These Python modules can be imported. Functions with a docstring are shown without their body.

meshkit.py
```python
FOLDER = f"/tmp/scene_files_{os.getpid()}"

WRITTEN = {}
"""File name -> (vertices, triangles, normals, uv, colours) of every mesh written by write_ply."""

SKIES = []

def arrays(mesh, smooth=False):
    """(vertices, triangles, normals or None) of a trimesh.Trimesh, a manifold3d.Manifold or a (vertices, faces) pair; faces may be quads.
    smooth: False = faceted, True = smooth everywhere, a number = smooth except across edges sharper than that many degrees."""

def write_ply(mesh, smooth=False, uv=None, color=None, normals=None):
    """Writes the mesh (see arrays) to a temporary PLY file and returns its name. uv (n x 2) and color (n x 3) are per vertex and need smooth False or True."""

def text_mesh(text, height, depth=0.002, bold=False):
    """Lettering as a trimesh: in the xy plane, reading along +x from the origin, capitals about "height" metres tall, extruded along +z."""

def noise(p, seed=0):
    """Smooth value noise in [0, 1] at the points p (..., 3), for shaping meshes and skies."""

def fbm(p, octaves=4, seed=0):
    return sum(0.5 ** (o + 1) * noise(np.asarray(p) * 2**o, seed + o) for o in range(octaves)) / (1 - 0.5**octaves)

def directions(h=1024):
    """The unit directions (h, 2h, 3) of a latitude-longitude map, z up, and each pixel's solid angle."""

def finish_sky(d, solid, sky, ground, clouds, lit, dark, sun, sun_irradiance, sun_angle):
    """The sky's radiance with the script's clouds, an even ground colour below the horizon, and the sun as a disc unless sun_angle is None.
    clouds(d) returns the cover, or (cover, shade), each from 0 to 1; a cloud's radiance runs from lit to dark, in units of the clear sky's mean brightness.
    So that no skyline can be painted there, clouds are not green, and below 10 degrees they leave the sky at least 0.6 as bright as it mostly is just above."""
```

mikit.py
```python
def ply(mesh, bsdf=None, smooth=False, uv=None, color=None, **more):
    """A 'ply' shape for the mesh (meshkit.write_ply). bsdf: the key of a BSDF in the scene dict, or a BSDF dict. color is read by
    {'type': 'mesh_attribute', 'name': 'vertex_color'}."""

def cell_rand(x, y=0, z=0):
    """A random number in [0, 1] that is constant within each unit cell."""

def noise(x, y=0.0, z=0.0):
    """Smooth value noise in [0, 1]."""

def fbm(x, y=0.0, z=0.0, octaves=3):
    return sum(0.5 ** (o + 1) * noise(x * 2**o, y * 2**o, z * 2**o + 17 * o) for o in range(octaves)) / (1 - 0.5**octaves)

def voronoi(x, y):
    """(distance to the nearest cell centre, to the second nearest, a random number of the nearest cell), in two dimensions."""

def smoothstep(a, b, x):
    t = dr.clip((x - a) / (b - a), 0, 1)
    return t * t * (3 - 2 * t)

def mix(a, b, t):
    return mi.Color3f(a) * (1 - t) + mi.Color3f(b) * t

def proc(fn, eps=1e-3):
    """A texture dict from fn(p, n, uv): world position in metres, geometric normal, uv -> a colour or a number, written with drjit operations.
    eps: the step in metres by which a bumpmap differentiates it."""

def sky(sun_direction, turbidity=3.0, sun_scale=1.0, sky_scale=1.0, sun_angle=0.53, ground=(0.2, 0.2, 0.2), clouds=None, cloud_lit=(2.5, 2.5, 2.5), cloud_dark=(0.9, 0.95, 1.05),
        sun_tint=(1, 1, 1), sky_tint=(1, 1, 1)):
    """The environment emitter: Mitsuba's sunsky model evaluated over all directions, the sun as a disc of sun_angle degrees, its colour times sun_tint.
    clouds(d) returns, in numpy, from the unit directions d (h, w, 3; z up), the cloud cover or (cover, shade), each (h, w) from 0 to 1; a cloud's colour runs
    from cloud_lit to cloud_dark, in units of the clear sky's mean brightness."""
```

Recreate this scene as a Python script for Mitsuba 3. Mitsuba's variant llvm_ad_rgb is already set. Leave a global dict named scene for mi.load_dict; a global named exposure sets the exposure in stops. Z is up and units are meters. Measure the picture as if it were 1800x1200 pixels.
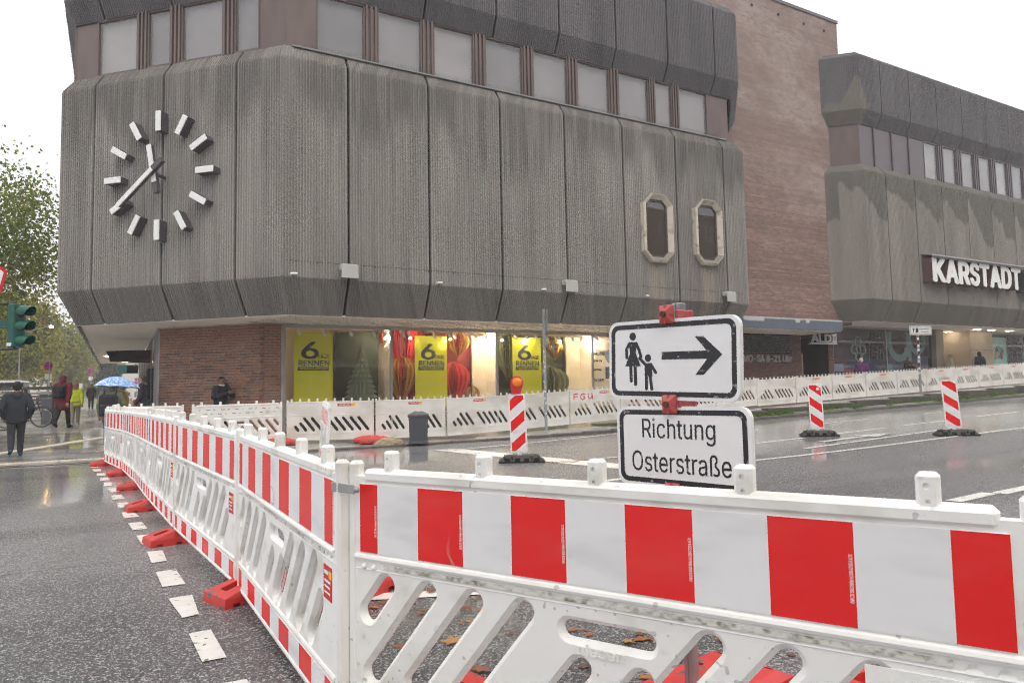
import math, random
import numpy as np, trimesh, shapely, shapely.affinity as aff, shapely.geometry as sg
import manifold3d as m3
import drjit as dr
import mitsuba as mi
import mikit, meshkit
from mikit import proc, noise, fbm, voronoi, cell_rand, smoothstep, mix
T = mi.ScalarTransform4f
rng = np.random.default_rng(7); random.seed(7)
scene, labels = {}, {}

# ------------------------------------------------------------------ camera, sky, exposure
EYE = np.array([0.0, 0.0, 1.27])
PITCH, ROLL, FPX = 0.0690, -0.0194, 1231.54            # radians, focal length in photo pixels (1800 wide)
_f = np.array([0, math.cos(PITCH), math.sin(PITCH)]); _r0 = np.array([1.0, 0, 0]); _u0 = np.cross(_r0, _f)
_up = -math.sin(ROLL) * _r0 + math.cos(ROLL) * _u0
scene['camera'] = {'type': 'perspective', 'fov': 2 * math.degrees(math.atan(900 / FPX)), 'fov_axis': 'x',
                   'near_clip': 0.05, 'far_clip': 2000.0,
                   'to_world': T().look_at(origin=EYE.tolist(), target=(EYE + _f).tolist(), up=_up.tolist())}
scene['daylight'] = mikit.sky((0.25, -0.55, 0.8), turbidity=3, sun_scale=0.12, sun_angle=40, clouds=lambda d: (np.ones(d.shape[:2]), 1 - np.clip((1 + 2 * d[..., 2]) / 3, 0, 1) * 1.5 + .5 + .10 * (meshkit.fbm(d * 3.5, 4) - .5)),
                              cloud_lit=(3.25, 3.27, 3.33), cloud_dark=(1.72, 1.74, 1.80))
exposure = 2.48

# ------------------------------------------------------------------ helpers
YAW = 0.5128                                            # the building's own axes (x along its long front) in the world
CY, SY = math.cos(YAW), math.sin(YAW)
def W(x, y, z=0.0): return np.array([x * CY - y * SY, x * SY + y * CY, z])
def toL(X, Y): return X * CY + Y * SY, -X * SY + Y * CY
RB = np.array([[CY, -SY, 0, 0], [SY, CY, 0, 0], [0, 0, 1, 0], [0, 0, 0, 1.0]])
_next = {}
def uniq(name):
    n = _next.get(name, -1) + 1; _next[name] = n
    return name if n == 0 else f'{name}_{n:03d}'
def thing(name, label, cat, group=None, kind=None):
    k = uniq(name); labels[k] = {'label': label}
    if cat: labels[k]['category'] = cat
    if group: labels[k]['group'] = group
    if kind: labels[k]['kind'] = kind
    return k
def tm(mesh, M=None):
    if hasattr(mesh, 'to_mesh'):
        q = mesh.to_mesh(); mesh = trimesh.Trimesh(np.array(q.vert_properties[:, :3], float), np.array(q.tri_verts), process=False)
    elif isinstance(mesh, (list, tuple)) and len(mesh) and hasattr(mesh[0], 'vertices'):
        mesh = trimesh.util.concatenate(list(mesh))
    elif isinstance(mesh, tuple):
        v, f = np.asarray(mesh[0], float), np.asarray(mesh[1], int)
        if f.shape[1] == 4: f = np.vstack([f[:, [0, 1, 2]], f[:, [0, 2, 3]]])
        mesh = trimesh.Trimesh(v, f, process=False)
    if M is not None:
        mesh = mesh.copy(); mesh.apply_transform(M)
    return mesh
def put(key, mesh, bsdf, smooth=False, M=None, color=None, uv=None, label=None, **more):
    mesh = tm(mesh, M)
    if color is not None:
        c = np.asarray(color, float)
        if c.ndim == 1: c = np.tile(c, (len(mesh.vertices), 1))
        if smooth not in (True, False):
            mesh = trimesh.graph.smooth_shade(mesh, angle=np.radians(smooth), facet_minarea=None); c = np.tile(c[0], (len(mesh.vertices), 1)); smooth = True
        color = c
    scene[key] = mikit.ply(mesh, bsdf, smooth=smooth, color=color, uv=uv, **more)
    if label: labels[key] = {'label': label}
    return key
def part(parent, name, mesh, bsdf, smooth=False, M=None, color=None, uv=None, label=None, kind=None, **more):
    k = uniq(parent + '__' + name)
    put(k, mesh, bsdf, smooth, M, color, uv, label, **more)
    if kind: labels.setdefault(k, {})['kind'] = kind
    return k
def box(x0, x1, y0, y1, z0, z1):
    b = trimesh.creation.box((x1 - x0, y1 - y0, z1 - z0)); b.apply_translation(((x0 + x1) / 2, (y0 + y1) / 2, (z0 + z1) / 2)); return b
def mbox(x0, x1, y0, y1, z0, z1): return m3.Manifold.cube((x1 - x0, y1 - y0, z1 - z0)).translate((x0, y0, z0))
def hull(pts): return m3.Manifold.hull_points(np.asarray(pts, float))
def rbox(x0, x1, y0, y1, z0, z1, r=0.01):
    """box with chamfered edges"""
    P = []
    for a in (x0, x1):
        for b in (y0, y1):
            for c in (z0, z1):
                s = [1 if v == lo else -1 for v, lo in ((a, x0), (b, y0), (c, z0))]
                P += [(a + s[0] * r, b + s[1] * r, c), (a + s[0] * r, b, c + s[2] * r), (a, b + s[1] * r, c + s[2] * r)]
    return hull(P)
def union(ms):
    ms = list(ms)
    return m3.Manifold.batch_boolean(ms, m3.OpType.Add)
def ball(c, r, n=10): return m3.Manifold.sphere(r, n).translate(tuple(map(float, c)))
def tube(pts, rad, sides=8, closed=False, caps=True):
    p = np.asarray(pts, float); n = len(p); rad = np.broadcast_to(rad, (n,))
    t = np.gradient(p, axis=0) if not closed else np.roll(p, -1, 0) - np.roll(p, 1, 0)
    t /= np.linalg.norm(t, axis=1, keepdims=True) + 1e-12
    ref = np.where(np.abs(t[:, 2:]) < .95, [[0, 0, 1.0]], [[1.0, 0, 0]])
    a = np.cross(t, ref); a /= np.linalg.norm(a, axis=1, keepdims=True); b = np.cross(t, a)
    for i in range(1, n):
        if a[i] @ a[i - 1] < 0: a[i] *= -1; b[i] *= -1
    ang = np.arange(sides) * 2 * math.pi / sides
    v = p[:, None] + rad[:, None, None] * (np.cos(ang)[None, :, None] * a[:, None] + np.sin(ang)[None, :, None] * b[:, None])
    v = v.reshape(-1, 3); f = []
    m = n if closed else n - 1
    for i in range(m):
        for j in range(sides):
            q = [i * sides + j, i * sides + (j + 1) % sides, ((i + 1) % n) * sides + (j + 1) % sides, ((i + 1) % n) * sides + j]
            f += [[q[0], q[1], q[2]], [q[0], q[2], q[3]]]
    if caps and not closed:
        for base, flip in ((0, 1), ((n - 1) * sides, 0)):
            for j in range(1, sides - 1):
                g = [base, base + j, base + j + 1]; f.append(g[::-1] if flip else g)
    return trimesh.Trimesh(v, np.array(f), process=False)
def cyl(p0, p1, r, sides=12, r1=None): return tube([p0, p1], [r, r if r1 is None else r1], sides)
def extr(poly, h, M=None):
    gs = getattr(poly, 'geoms', [poly])
    m = trimesh.util.concatenate([trimesh.creation.extrude_polygon(g, h, engine='earcut') for g in gs if g.area > 1e-9])
    if M is not None: m.apply_transform(M)
    return m
# the x-y plane stood upright: x stays, y becomes up (z), the extrusion (z) goes to -y, i.e. towards the viewer of a front
UPRIGHT = np.array([[1, 0, 0, 0], [0, 0, -1, 0], [0, 1, 0, 0], [0, 0, 0, 1.0]])
def mv(x=0, y=0, z=0, rz=0.0, sx=1, sy=1, sz=1):
    c, s = math.cos(rz), math.sin(rz)
    return np.array([[c * sx, -s * sy, 0, x], [s * sx, c * sy, 0, y], [0, 0, sz, z], [0, 0, 0, 1.0]])
def text(txt, h, depth=.004, bold=False, sx=1.0, center=False):
    m = meshkit.text_mesh(txt, h, depth, bold)
    if sx != 1: m.apply_transform(np.diag([sx, 1, 1, 1]))
    if center: m.apply_translation((-(m.bounds[0][0] + m.bounds[1][0]) / 2, 0, 0))
    return m
def lathe(prof, n=24):
    return trimesh.creation.revolve(np.asarray(prof, float), sections=n)
def softp(x, k=1.2): return np.logaddexp(0, np.asarray(x) * k) / k

# ------------------------------------------------------------------ ground heights (building axes)
def g_road(x, y=0): return .0225 * softp(np.asarray(x, float) - 10.5)
def g_pave(x, y):
    x, y = np.asarray(x, float), np.asarray(y, float)
    t = np.clip((y - 18.0) / 10.0, 0, 1); left = .02 + .27 * t * t * (3 - 2 * t) + .008 * softp(y - 28)
    right = .04 + .0323 * softp(x - 7.6, 1.5)
    s = np.clip((x - 0.5) / 3.5, 0, 1); s = s * s * (3 - 2 * s)
    k = np.clip((15.95 - y) / -.6, 0, 1)
    return (left * (1 - s) + right * s)
def gp(x, y): return float(g_pave(x, y))
def g_verge(x): return g_road(x) + .035 + .045 * np.clip((np.asarray(x, float) - 6) / 6, 0, 1)

# ------------------------------------------------------------------ materials
def rgb(*c): return {'type': 'rgb', 'value': [float(v) for v in c]}
def mat(name, base, rough=.6, metal=0., spec=.5, two=False, **kw):
    b = {'type': 'principled', 'base_color': rgb(*base) if isinstance(base, (tuple, list)) else base,
         'roughness': rough, 'metallic': metal, 'specular': spec, **kw}
    scene[name] = {'type': 'twosided', 'bsdf': b} if two else b
    return name
def Lp(p): return p.x * CY + p.y * SY, -p.x * SY + p.y * CY
VC = {'type': 'mesh_attribute', 'name': 'vertex_color'}
mat('cloth', VC, .85, two=True); mat('paint', VC, .35, two=True); mat('plastic_matt', VC, .55, two=True)

def f_concrete(p, n, uv):
    x, y = Lp(p); z = p.z
    s = x - y * .8
    big = fbm(s * .55, z * .35, 3.0, 3)
    fine = noise(s * 42, y * 42, z * 42); grit = noise(s * 95, y * 95, z * 70)
    run = fbm(s * 2.6, z * .22, 9.0, 3)
    top = smoothstep(0.0, 1.0, (z - 7.4 - 3.6 * fbm(s * .9, z * .12, 21.0, 3) + .9) / 1.3)
    c = mix((.178, .169, .160), (.345, .329, .312), big * .45 + run * .55)
    strk = fbm(s * 9, z * .25, 40.0, 3)
    c = c * (.80 + .4 * strk)
    c = mix(c, mi.Color3f(.115, .107, .103), top * .68 * smoothstep(.35, .64, run * .5 + strk * .6))
    pan = cell_rand(dr.floor((x - 5.457) / 2.4), 7, 1); c = c * (.90 + .2 * pan)
    c = mix(c, mi.Color3f(.52, .47, .40), smoothstep(.72, .95, fine) * .35)
    # pale wash below the two small windows
    for wx in (16.38, 18.82):
        w = smoothstep(.42, .2, dr.abs(x - wx - .06 * noise(z * 2))) * smoothstep(5.9, 5.5, z)
        c = mix(c, mi.Color3f(.37, .32, .265), w * .5)
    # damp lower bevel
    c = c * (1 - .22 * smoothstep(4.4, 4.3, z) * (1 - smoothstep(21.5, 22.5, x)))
    return c * (.58 + .84 * grit)
mat('concrete', proc(f_concrete), .9, spec=.25)
def f_concrete2(p, n, uv):
    x, y = Lp(p); z = p.z
    s = x - y * .8
    fine = noise(s * 42, y * 42, z * 42); grit = noise(s * 60, y * 60, z * 60)
    run = fbm(s * 1.7, z * .25, 4.0, 3)
    cell = dr.floor((x - 32.6) / 2.4); u = (x - 32.6) / 2.4 - cell
    tongue = (.45 + .9 * cell_rand(cell, 3, 1)) * smoothstep(0, .75, u) + .5 * fbm(s * 3, 2, 0, 2)
    wet = smoothstep(-.12, .12, z - (11.2 - 1.5 * tongue))
    c = mix((.22, .204, .188), (.33, .306, .28), run)
    c = mix(c, mi.Color3f(.14, .134, .125), wet * .75)
    c = c * (1 - .3 * smoothstep(5.3, 5.2, z))
    c = mix(c, mi.Color3f(.34, .31, .27), smoothstep(.75, .95, fine) * .25)
    return c * (.78 + .44 * grit)
mat('concrete_far', proc(f_concrete2), .9, spec=.25)
def f_attic(p, n, uv):
    x, y = Lp(p); z = p.z; s = x - y * .8
    grit = noise(s * 50, y * 50, z * 50); run = fbm(s * 1.3, z * .3, 14.0, 3)
    c = mix((.105, .102, .113), (.175, .169, .18), run)
    dry = smoothstep(.1, -.1, z - (14.62 + 1.5 * dr.maximum(0, 1 - dr.abs(x - 30.9) * 1.9) + .35 * noise(s * 2))) * smoothstep(29, 29.4, x) * smoothstep(31.6, 31.3, x)
    c = mix(c, mi.Color3f(.20, .185, .155), dry * .8)
    return c * (.74 + .52 * grit)
mat('attic_concrete', proc(f_attic), .8, spec=.3)
mat('joint', (.03, .029, .028), .9); mat('shaft', (.02, .02, .022), .95)
def f_brown(p, n, uv):
    return mix((.105, .074, .07), (.16, .118, .11), fbm(p.x * 3, p.y * 3, p.z * .9, 2))
mat('brown_metal', proc(f_brown), .42, spec=.5)
mat('mauve_metal', (.13, .108, .125), .4, spec=.5); mat('mauve_dark', (.075, .06, .07), .4)
scene['glass'] = {'type': 'thindielectric', 'int_ior': 1.52}
def f_blind(p, n, uv): return mix((.20, .188, .196), (.29, .275, .285), fbm(p.x * .8, p.y * .8, p.z * .7, 2))
mat('blind', proc(f_blind), .8, two=True); mat('blind_dim', proc(lambda p, n, uv: mix((.15, .142, .15), (.23, .22, .228), fbm(p.x * .8, p.y * .8, p.z * .7, 2))), .8, two=True); mat('blind_pale', proc(lambda p, n, uv: mix((.25, .235, .235), (.36, .34, .335), fbm(p.x * .8, p.y * .8, p.z * 1.7, 2))), .8, two=True); mat('blind_cream', (.6, .55, .45), .8, two=True)
mat('soffit', proc(lambda p, n, uv: mix((.74, .69, .62), (.84, .80, .74), fbm(p.x * .7, p.y * .7, 0, 3)) * (.93 + .07 * noise(p.x * 9, p.y * 9))), .6)
mat('soffit_dark', (.05, .047, .05), .7)
BRICKS = []
for i, c in enumerate([(.235, .105, .085), (.185, .09, .08), (.265, .13, .092), (.15, .085, .068), (.215, .125, .10), (.29, .14, .082)]):
    BRICKS.append(mat(f'brick_tone{i}', proc((lambda c: lambda p, n, uv: mi.Color3f(*c) * (.55 + .8 * fbm(p.x * 14, p.y * 14, p.z * 20, 2)))(c)), .75, spec=.35))
mat('mortar', proc(lambda p, n, uv: mix((.26, .235, .215), (.50, .47, .43), noise(p.x * 3, p.y * 3, p.z * 3))), .95)
def f_tower(p, n, uv):
    x, y = Lp(p); z = p.z; s = x + y
    row = dr.floor(z / .0833); fz = z / .0833 - row
    half = row - 2 * dr.floor(row / 2); sx = s / .26 + .5 * half; col = dr.floor(sx); fx = sx - col
    joint = 1 - smoothstep(.0, .12, fz) * smoothstep(1.0, .88, fz) * smoothstep(0, .05, fx) * smoothstep(1, .95, fx)
    r = cell_rand(col, row, 5)
    b = mix((.185, .112, .098), (.265, .168, .148), r) * (.80 + .4 * cell_rand(row, 3, 2)) * (.82 + .36 * noise(s * 1.3, z * 6.0, 5.0)); b = mix(b, mi.Color3f(.15, .105, .105), smoothstep(.75, .8, cell_rand(col, row, 9)) * .45)
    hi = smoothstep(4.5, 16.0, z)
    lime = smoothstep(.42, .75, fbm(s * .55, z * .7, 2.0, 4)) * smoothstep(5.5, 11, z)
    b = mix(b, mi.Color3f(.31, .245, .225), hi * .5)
    m = mix((.30, .25, .225), (.50, .44, .41), lime)
    c = mix(b, m, joint * .75)
    c = mix(c, mi.Color3f(.50, .44, .42), lime * .42 * noise(s * 5, z * 9))
    c = mix(c, mi.Color3f(.20, .155, .15), smoothstep(.55, .75, fbm(s * .25, z * .22, 31.0, 3)) * .5)
    return c
mat('tower_brick', proc(f_tower), .85, spec=.3)
def f_fascia(p, n, uv):
    x, y = Lp(p)
    c = mix((.095, .115, .155), (.15, .17, .22), fbm(x * 1.5, p.z * .6, 0, 3))
    return mix(c, mi.Color3f(.6, .6, .6), smoothstep(.0, .06, p.z - 4.05 + .12 * smoothstep(.55, .7, noise(x * 3.1))) * .8)
mat('fascia_blue', proc(f_fascia), .6)
mat('beige_stone', proc(lambda p, n, uv: mix((.24, .19, .145), (.34, .28, .22), fbm(p.x * 1.1, p.y * 1.1, p.z, 3))), .5)
mat('white_frame', (.62, .6, .57), .4); mat('grey_frame', (.36, .36, .38), .38, metal=.3); mat('dark_metal', (.035, .035, .038), .45)
mat('bronze_frame', (.22, .17, .11), .4, metal=.3)
mat('interior_cream', (.80, .70, .52), .8, two=True); mat('interior_dark', (.03, .05, .045), .7, two=True)
mat('interior_red', proc(lambda p, n, uv: mix((.10, .008, .010), (.24, .016, .018), fbm(p.x * 1.2, p.y * 1.2, p.z * 1.4, 2))), .6, two=True)
mat('interior_green', proc(lambda p, n, uv: mix((.012, .02, .014), (.05, .065, .03), fbm(p.x * 1.5, p.y * 1.5, p.z * 1.5, 2))), .6, two=True)
mat('interior_floor', (.35, .28, .2), .5)
mat('poster_yellow', (.60, .58, .015), .6, two=True); mat('ink', (.018, .02, .035), .6)
mat('lamp_white', (.75, .72, .66), .4); mat('flood_grey', (.46, .46, .44), .5)
scene['glow_warm'] = {'type': 'diffuse', 'reflectance': rgb(.8, .8, .8)}
# road
def f_asph(p, n, uv):
    x, y = p.x, p.y; lxx, lyy = Lp(p)
    a = noise(x * 115, y * 115); b = noise(x * 210, y * 210, 3.0); big = fbm(x * .35, y * .35, 0, 3)
    st = smoothstep(.60, .82, a * .55 + b * .5)
    c = mix((.074, .073, .075), (.132, .13, .132), big) * (.45 + 1.1 * a)
    lane = smoothstep(.25, .6, fbm(lyy * 1.1 + 4, lxx * .06, 8.0, 2)); seam = smoothstep(.012, .004, dr.abs(lyy - 6.35 - .02 * noise(lxx * 3))) + smoothstep(.010, .003, dr.abs(lyy + 1.2 - .03 * noise(lxx * 2)))
    c = c * (.72 + .45 * lane)
    return mix(mix(c, mi.Color3f(.55, .545, .54), st * .60), mi.Color3f(.015, .015, .015), dr.minimum(seam, 1) * .8)
def wetmask(p):
    lx, ly = Lp(p)
    big = fbm(p.x * .28 + 3, p.y * .28, 5.0, 3)
    near = smoothstep(4.5, 12.5, ly) 
    gut = smoothstep(.9, .3, dr.abs(ly - 15.2)) * smoothstep(2.5, .5, lx)
    return dr.maximum(smoothstep(.50 - .24 * near, .66 - .2 * near, big), gut)
def f_asph_r(p, n, uv):
    m = wetmask(p); return .30 - .24 * m + .12 * (noise(p.x * 40, p.y * 40) - .5) * (1 - m)
def f_asph_b(p, n, uv):
    m = wetmask(p)
    return (1 - .93 * m) * (noise(p.x * 115, p.y * 115) + .5 * noise(p.x * 210, p.y * 210, 3.0)) + m * .05 * noise(p.x * 9, p.y * 9)
scene['asphalt'] = {'type': 'bumpmap', 'arbitrary': {**proc(f_asph_b, eps=2e-3)}, 'scale': .0022,
                    'bsdf': {'type': 'principled', 'base_color': proc(f_asph), 'roughness': proc(f_asph_r), 'specular': .5}}
def f_mark(p, n, uv):
    w = noise(p.x * 28, p.y * 28); b = fbm(p.x * 3, p.y * 3, 0, 2)
    return mix((.60, .59, .56), (.10, .10, .10), smoothstep(.62, .9, w * .6 + b * .45))
mat('road_paint', proc(f_mark), .3)
mat('road_paint_clean', proc(lambda p, n, uv: mi.Color3f(.66, .65, .615) * (.82 + .22 * fbm(p.x * 14, p.y * 14, 0, 3)) * (1 - .75 * smoothstep(.80, .88, noise(p.x * 30, p.y * 30, 7)))), .32)
def f_pave(p, n, uv):
    x, y = Lp(p)
    cx, cy = dr.floor(x / .5), dr.floor(y / .35); fx, fy = x / .5 - cx, y / .35 - cy
    j = 1 - smoothstep(0, .03, fx) * smoothstep(1, .97, fx) * smoothstep(0, .04, fy) * smoothstep(1, .96, fy)
    c = mix((.19, .18, .17), (.29, .275, .255), cell_rand(cx, cy, 2)) * (.8 + .4 * fbm(x * 3, y * 3, 0, 3))
    return mix(c, mi.Color3f(.03, .03, .028), j * .8)
def f_pave_r(p, n, uv):
    x, y = Lp(p); return .08 + .38 * smoothstep(.35, .75, fbm(x * .5, y * .28, 2.0, 3)) 
mat('paving', proc(f_pave), proc(f_pave_r))
SLABS = [mat(f'slab_tone{i}', proc((lambda c: lambda p, n, uv: mi.Color3f(c, c * .95, c * .91) * (.7 + .6 * fbm(p.x * 4, p.y * 4, 0, 3)))(c)), proc(f_pave_r)) for i, c in enumerate((.10, .125, .16))]
mat('tactile', proc(lambda p, n, uv: mi.Color3f(.52, .47, .39) * (.75 + .4 * fbm(p.x * 8, p.y * 8, 0, 2))), .4)
mat('kerb_stone', proc(lambda p, n, uv: mix((.07, .068, .065), (.17, .165, .155), fbm(p.x * 6, p.y * 6, p.z * 6, 3))), .5)
mat('wall_dark', proc(lambda p, n, uv: mix((.04, .04, .035), (.11, .108, .085), fbm(p.x * 1.4, p.y * 1.4, p.z * 4, 4))), .8)
mat('soil', proc(lambda p, n, uv: mix((.06, .05, .038), (.13, .115, .09), fbm(p.x * 5, p.y * 5, 0, 3))), .85)
# barrier
def f_white(p, n, uv):
    d = smoothstep(.48, .78, fbm(p.x * 5, p.y * 5, p.z * 7, 4)); low = smoothstep(.45, .05, p.z)
    sp = smoothstep(.80, .87, noise(p.x * 60, p.y * 60, p.z * 60))
    c = mix((.82, .82, .80), (.47, .455, .38), d * .52 + low * .38 * fbm(p.x * 9, p.y * 9, p.z * 4, 3))
    return c * (1 - .35 * sp * smoothstep(.5, .7, fbm(p.x * 8, p.y * 8, p.z * 8, 2)))
mat('fence_white', proc(f_white), .38, spec=.5)
def f_white_old(p, n, uv):
    d = smoothstep(.4, .75, fbm(p.x * 2, p.y * 2, p.z * 3, 3))
    return mix((.74, .73, .70), (.55, .53, .47), d * .7)
mat('fence_white_old', proc(f_white_old), .5, two=True)
mat('groove_dirt', proc(lambda p, n, uv: mix((.68, .675, .63), (.16, .165, .10), smoothstep(.40, .78, .35 * fbm(p.x * 6, p.y * 6, p.z * 8, 3) + .65 * fbm(p.x * 60, p.y * 60, p.z * 60, 3)))), .7)
def scr(p):
    q = fbm(p.x * 2.2 + p.z * 1.1, p.y * 2.2, p.z * 2.6, 2); m_ = smoothstep(.55, .7, fbm(p.x * 1.7 + 9, p.y * 1.7, p.z * 1.7, 2))
    return smoothstep(.006, .0015, dr.abs(q - .5)) * m_
def grime(p): return smoothstep(.5, .8, fbm(p.x * 3.1, p.y * 3.1, p.z * 9, 4))
mat('foil_white', proc(lambda p, n, uv: mi.Color3f(.78, .785, .80) * (.96 + .07 * fbm(p.x * 4, p.y * 4, p.z * 4, 3)) * (1 - .45 * scr(p)) * (1 - .14 * grime(p))), .3)
mat('foil_red', proc(lambda p, n, uv: mix(mi.Color3f(.78, .014, .013) * (.93 + .12 * fbm(p.x * 5, p.y * 5, p.z * 5, 3)), (.6, .3, .26), scr(p) * .7 + grime(p) * .08)), .3)
mat('sticker_red', (.55, .02, .03), .4); mat('sticker_yellow', (.8, .45, .02), .4); mat('sticker_white', (.75, .75, .75), .4)
mat('slot_grey', (.30, .30, .30), .6)
def f_redrub(p, n, uv):
    c = mi.Color3f(.52, .035, .032) * (.85 + .3 * fbm(p.x * 9, p.y * 9, p.z * 9, 3))
    return mix(c, mi.Color3f(.13, .09, .085), smoothstep(.62, .72, fbm(p.x * 17, p.y * 17, p.z * 17, 3)))
mat('foot_red', proc(f_redrub), .42)
mat('black_rubber', (.022, .022, .022), .5); mat('galvanised', proc(lambda p, n, uv: mix((.26, .27, .28), (.42, .43, .44), fbm(p.x * 20, p.y * 20, p.z * 12, 2))), .45, metal=.6)
mat('galv_dull', proc(lambda p, n, uv: mix((.23, .24, .25), (.36, .37, .38), fbm(p.x * 12, p.y * 12, p.z * 5, 3))), .55)
mat('sign_white', proc(lambda p, n, uv: mi.Color3f(.76, .765, .775) * (.97 + .05 * fbm(p.x * 9, p.y * 9, p.z * 9, 3))), .3)
mat('sign_black', proc(lambda p, n, uv: mix((.016, .016, .02), (.30, .30, .31), smoothstep(.80, .86, noise(p.x * 70, p.y * 70, p.z * 70)) * .7)), .35)
mat('clamp_red', (.42, .085, .08), .5); mat('rust', (.10, .05, .03), .7, metal=.3)
scene['amber_lens'] = {'type': 'principled', 'base_color': rgb(.85, .22, .01), 'roughness': .25, 'clearcoat': .6}
mat('letter_white', (.82, .82, .80), .35); mat('letter_side', (.13, .075, .07), .5)
mat('letter_grey', (.40, .40, .41), .45)
mat('bark', proc(lambda p, n, uv: mix((.05, .045, .035), (.14, .125, .095), fbm(p.x * 6, p.y * 6, p.z * 2, 3))), .9)
mat('pale_bark', proc(lambda p, n, uv: mix((.14, .13, .10), (.28, .26, .20), fbm(p.x * 4, p.y * 4, p.z * 1.5, 3))), .9)
scene['leaf'] = {'type': 'principledthin', 'base_color': VC, 'roughness': .6, 'diff_trans': 1.0, 'spec_trans': 0.0}

# ================================================================== THE SETTING
def grid(xs, ys, zf):
    """a sheet over building-axis coordinates xs x ys with height zf"""
    X, Y = np.meshgrid(xs, ys, indexing='ij'); Z = zf(X, Y)
    P = np.stack([X * CY - Y * SY, X * SY + Y * CY, Z], -1).reshape(-1, 3)
    n, m = X.shape; i, j = np.meshgrid(np.arange(n - 1), np.arange(m - 1), indexing='ij'); a = (i * m + j).ravel()
    return trimesh.Trimesh(P, np.vstack([np.stack([a, a + m, a + m + 1], 1), np.stack([a, a + m + 1, a + 1], 1)]), process=False)
def setting(name, mesh, bsdf, **k):
    key = uniq(name); put(key, mesh, bsdf, **k); labels[key] = {'kind': 'structure'}; return key
KERB = 15.87
road = setting('road', grid(np.concatenate([[-200, -120, -40], np.linspace(-20, 60, 81), [90, 130]]), np.concatenate([[-120, -40], np.linspace(-20, KERB, 37)]), lambda x, y: g_road(x) - 0.02 * (y < -60)), 'asphalt', smooth=True)
pave = setting('pavement', grid(np.concatenate([[-70, -40, -22, -14], np.linspace(-10, 60, 71), [95, 130]]), np.concatenate([[KERB], [16.05, 16.4, 16.80, 16.95, 17.3], np.linspace(18, 64, 47), [90, 140, 240]]),
    lambda x, y: np.where((x > 12.5) & (y < 16.85), g_verge(x) , np.where(y <= KERB + .01, np.where(x > 3, g_verge(x), g_road(x) + .004), g_pave(x, y)))), 'paving', smooth=True)
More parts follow.
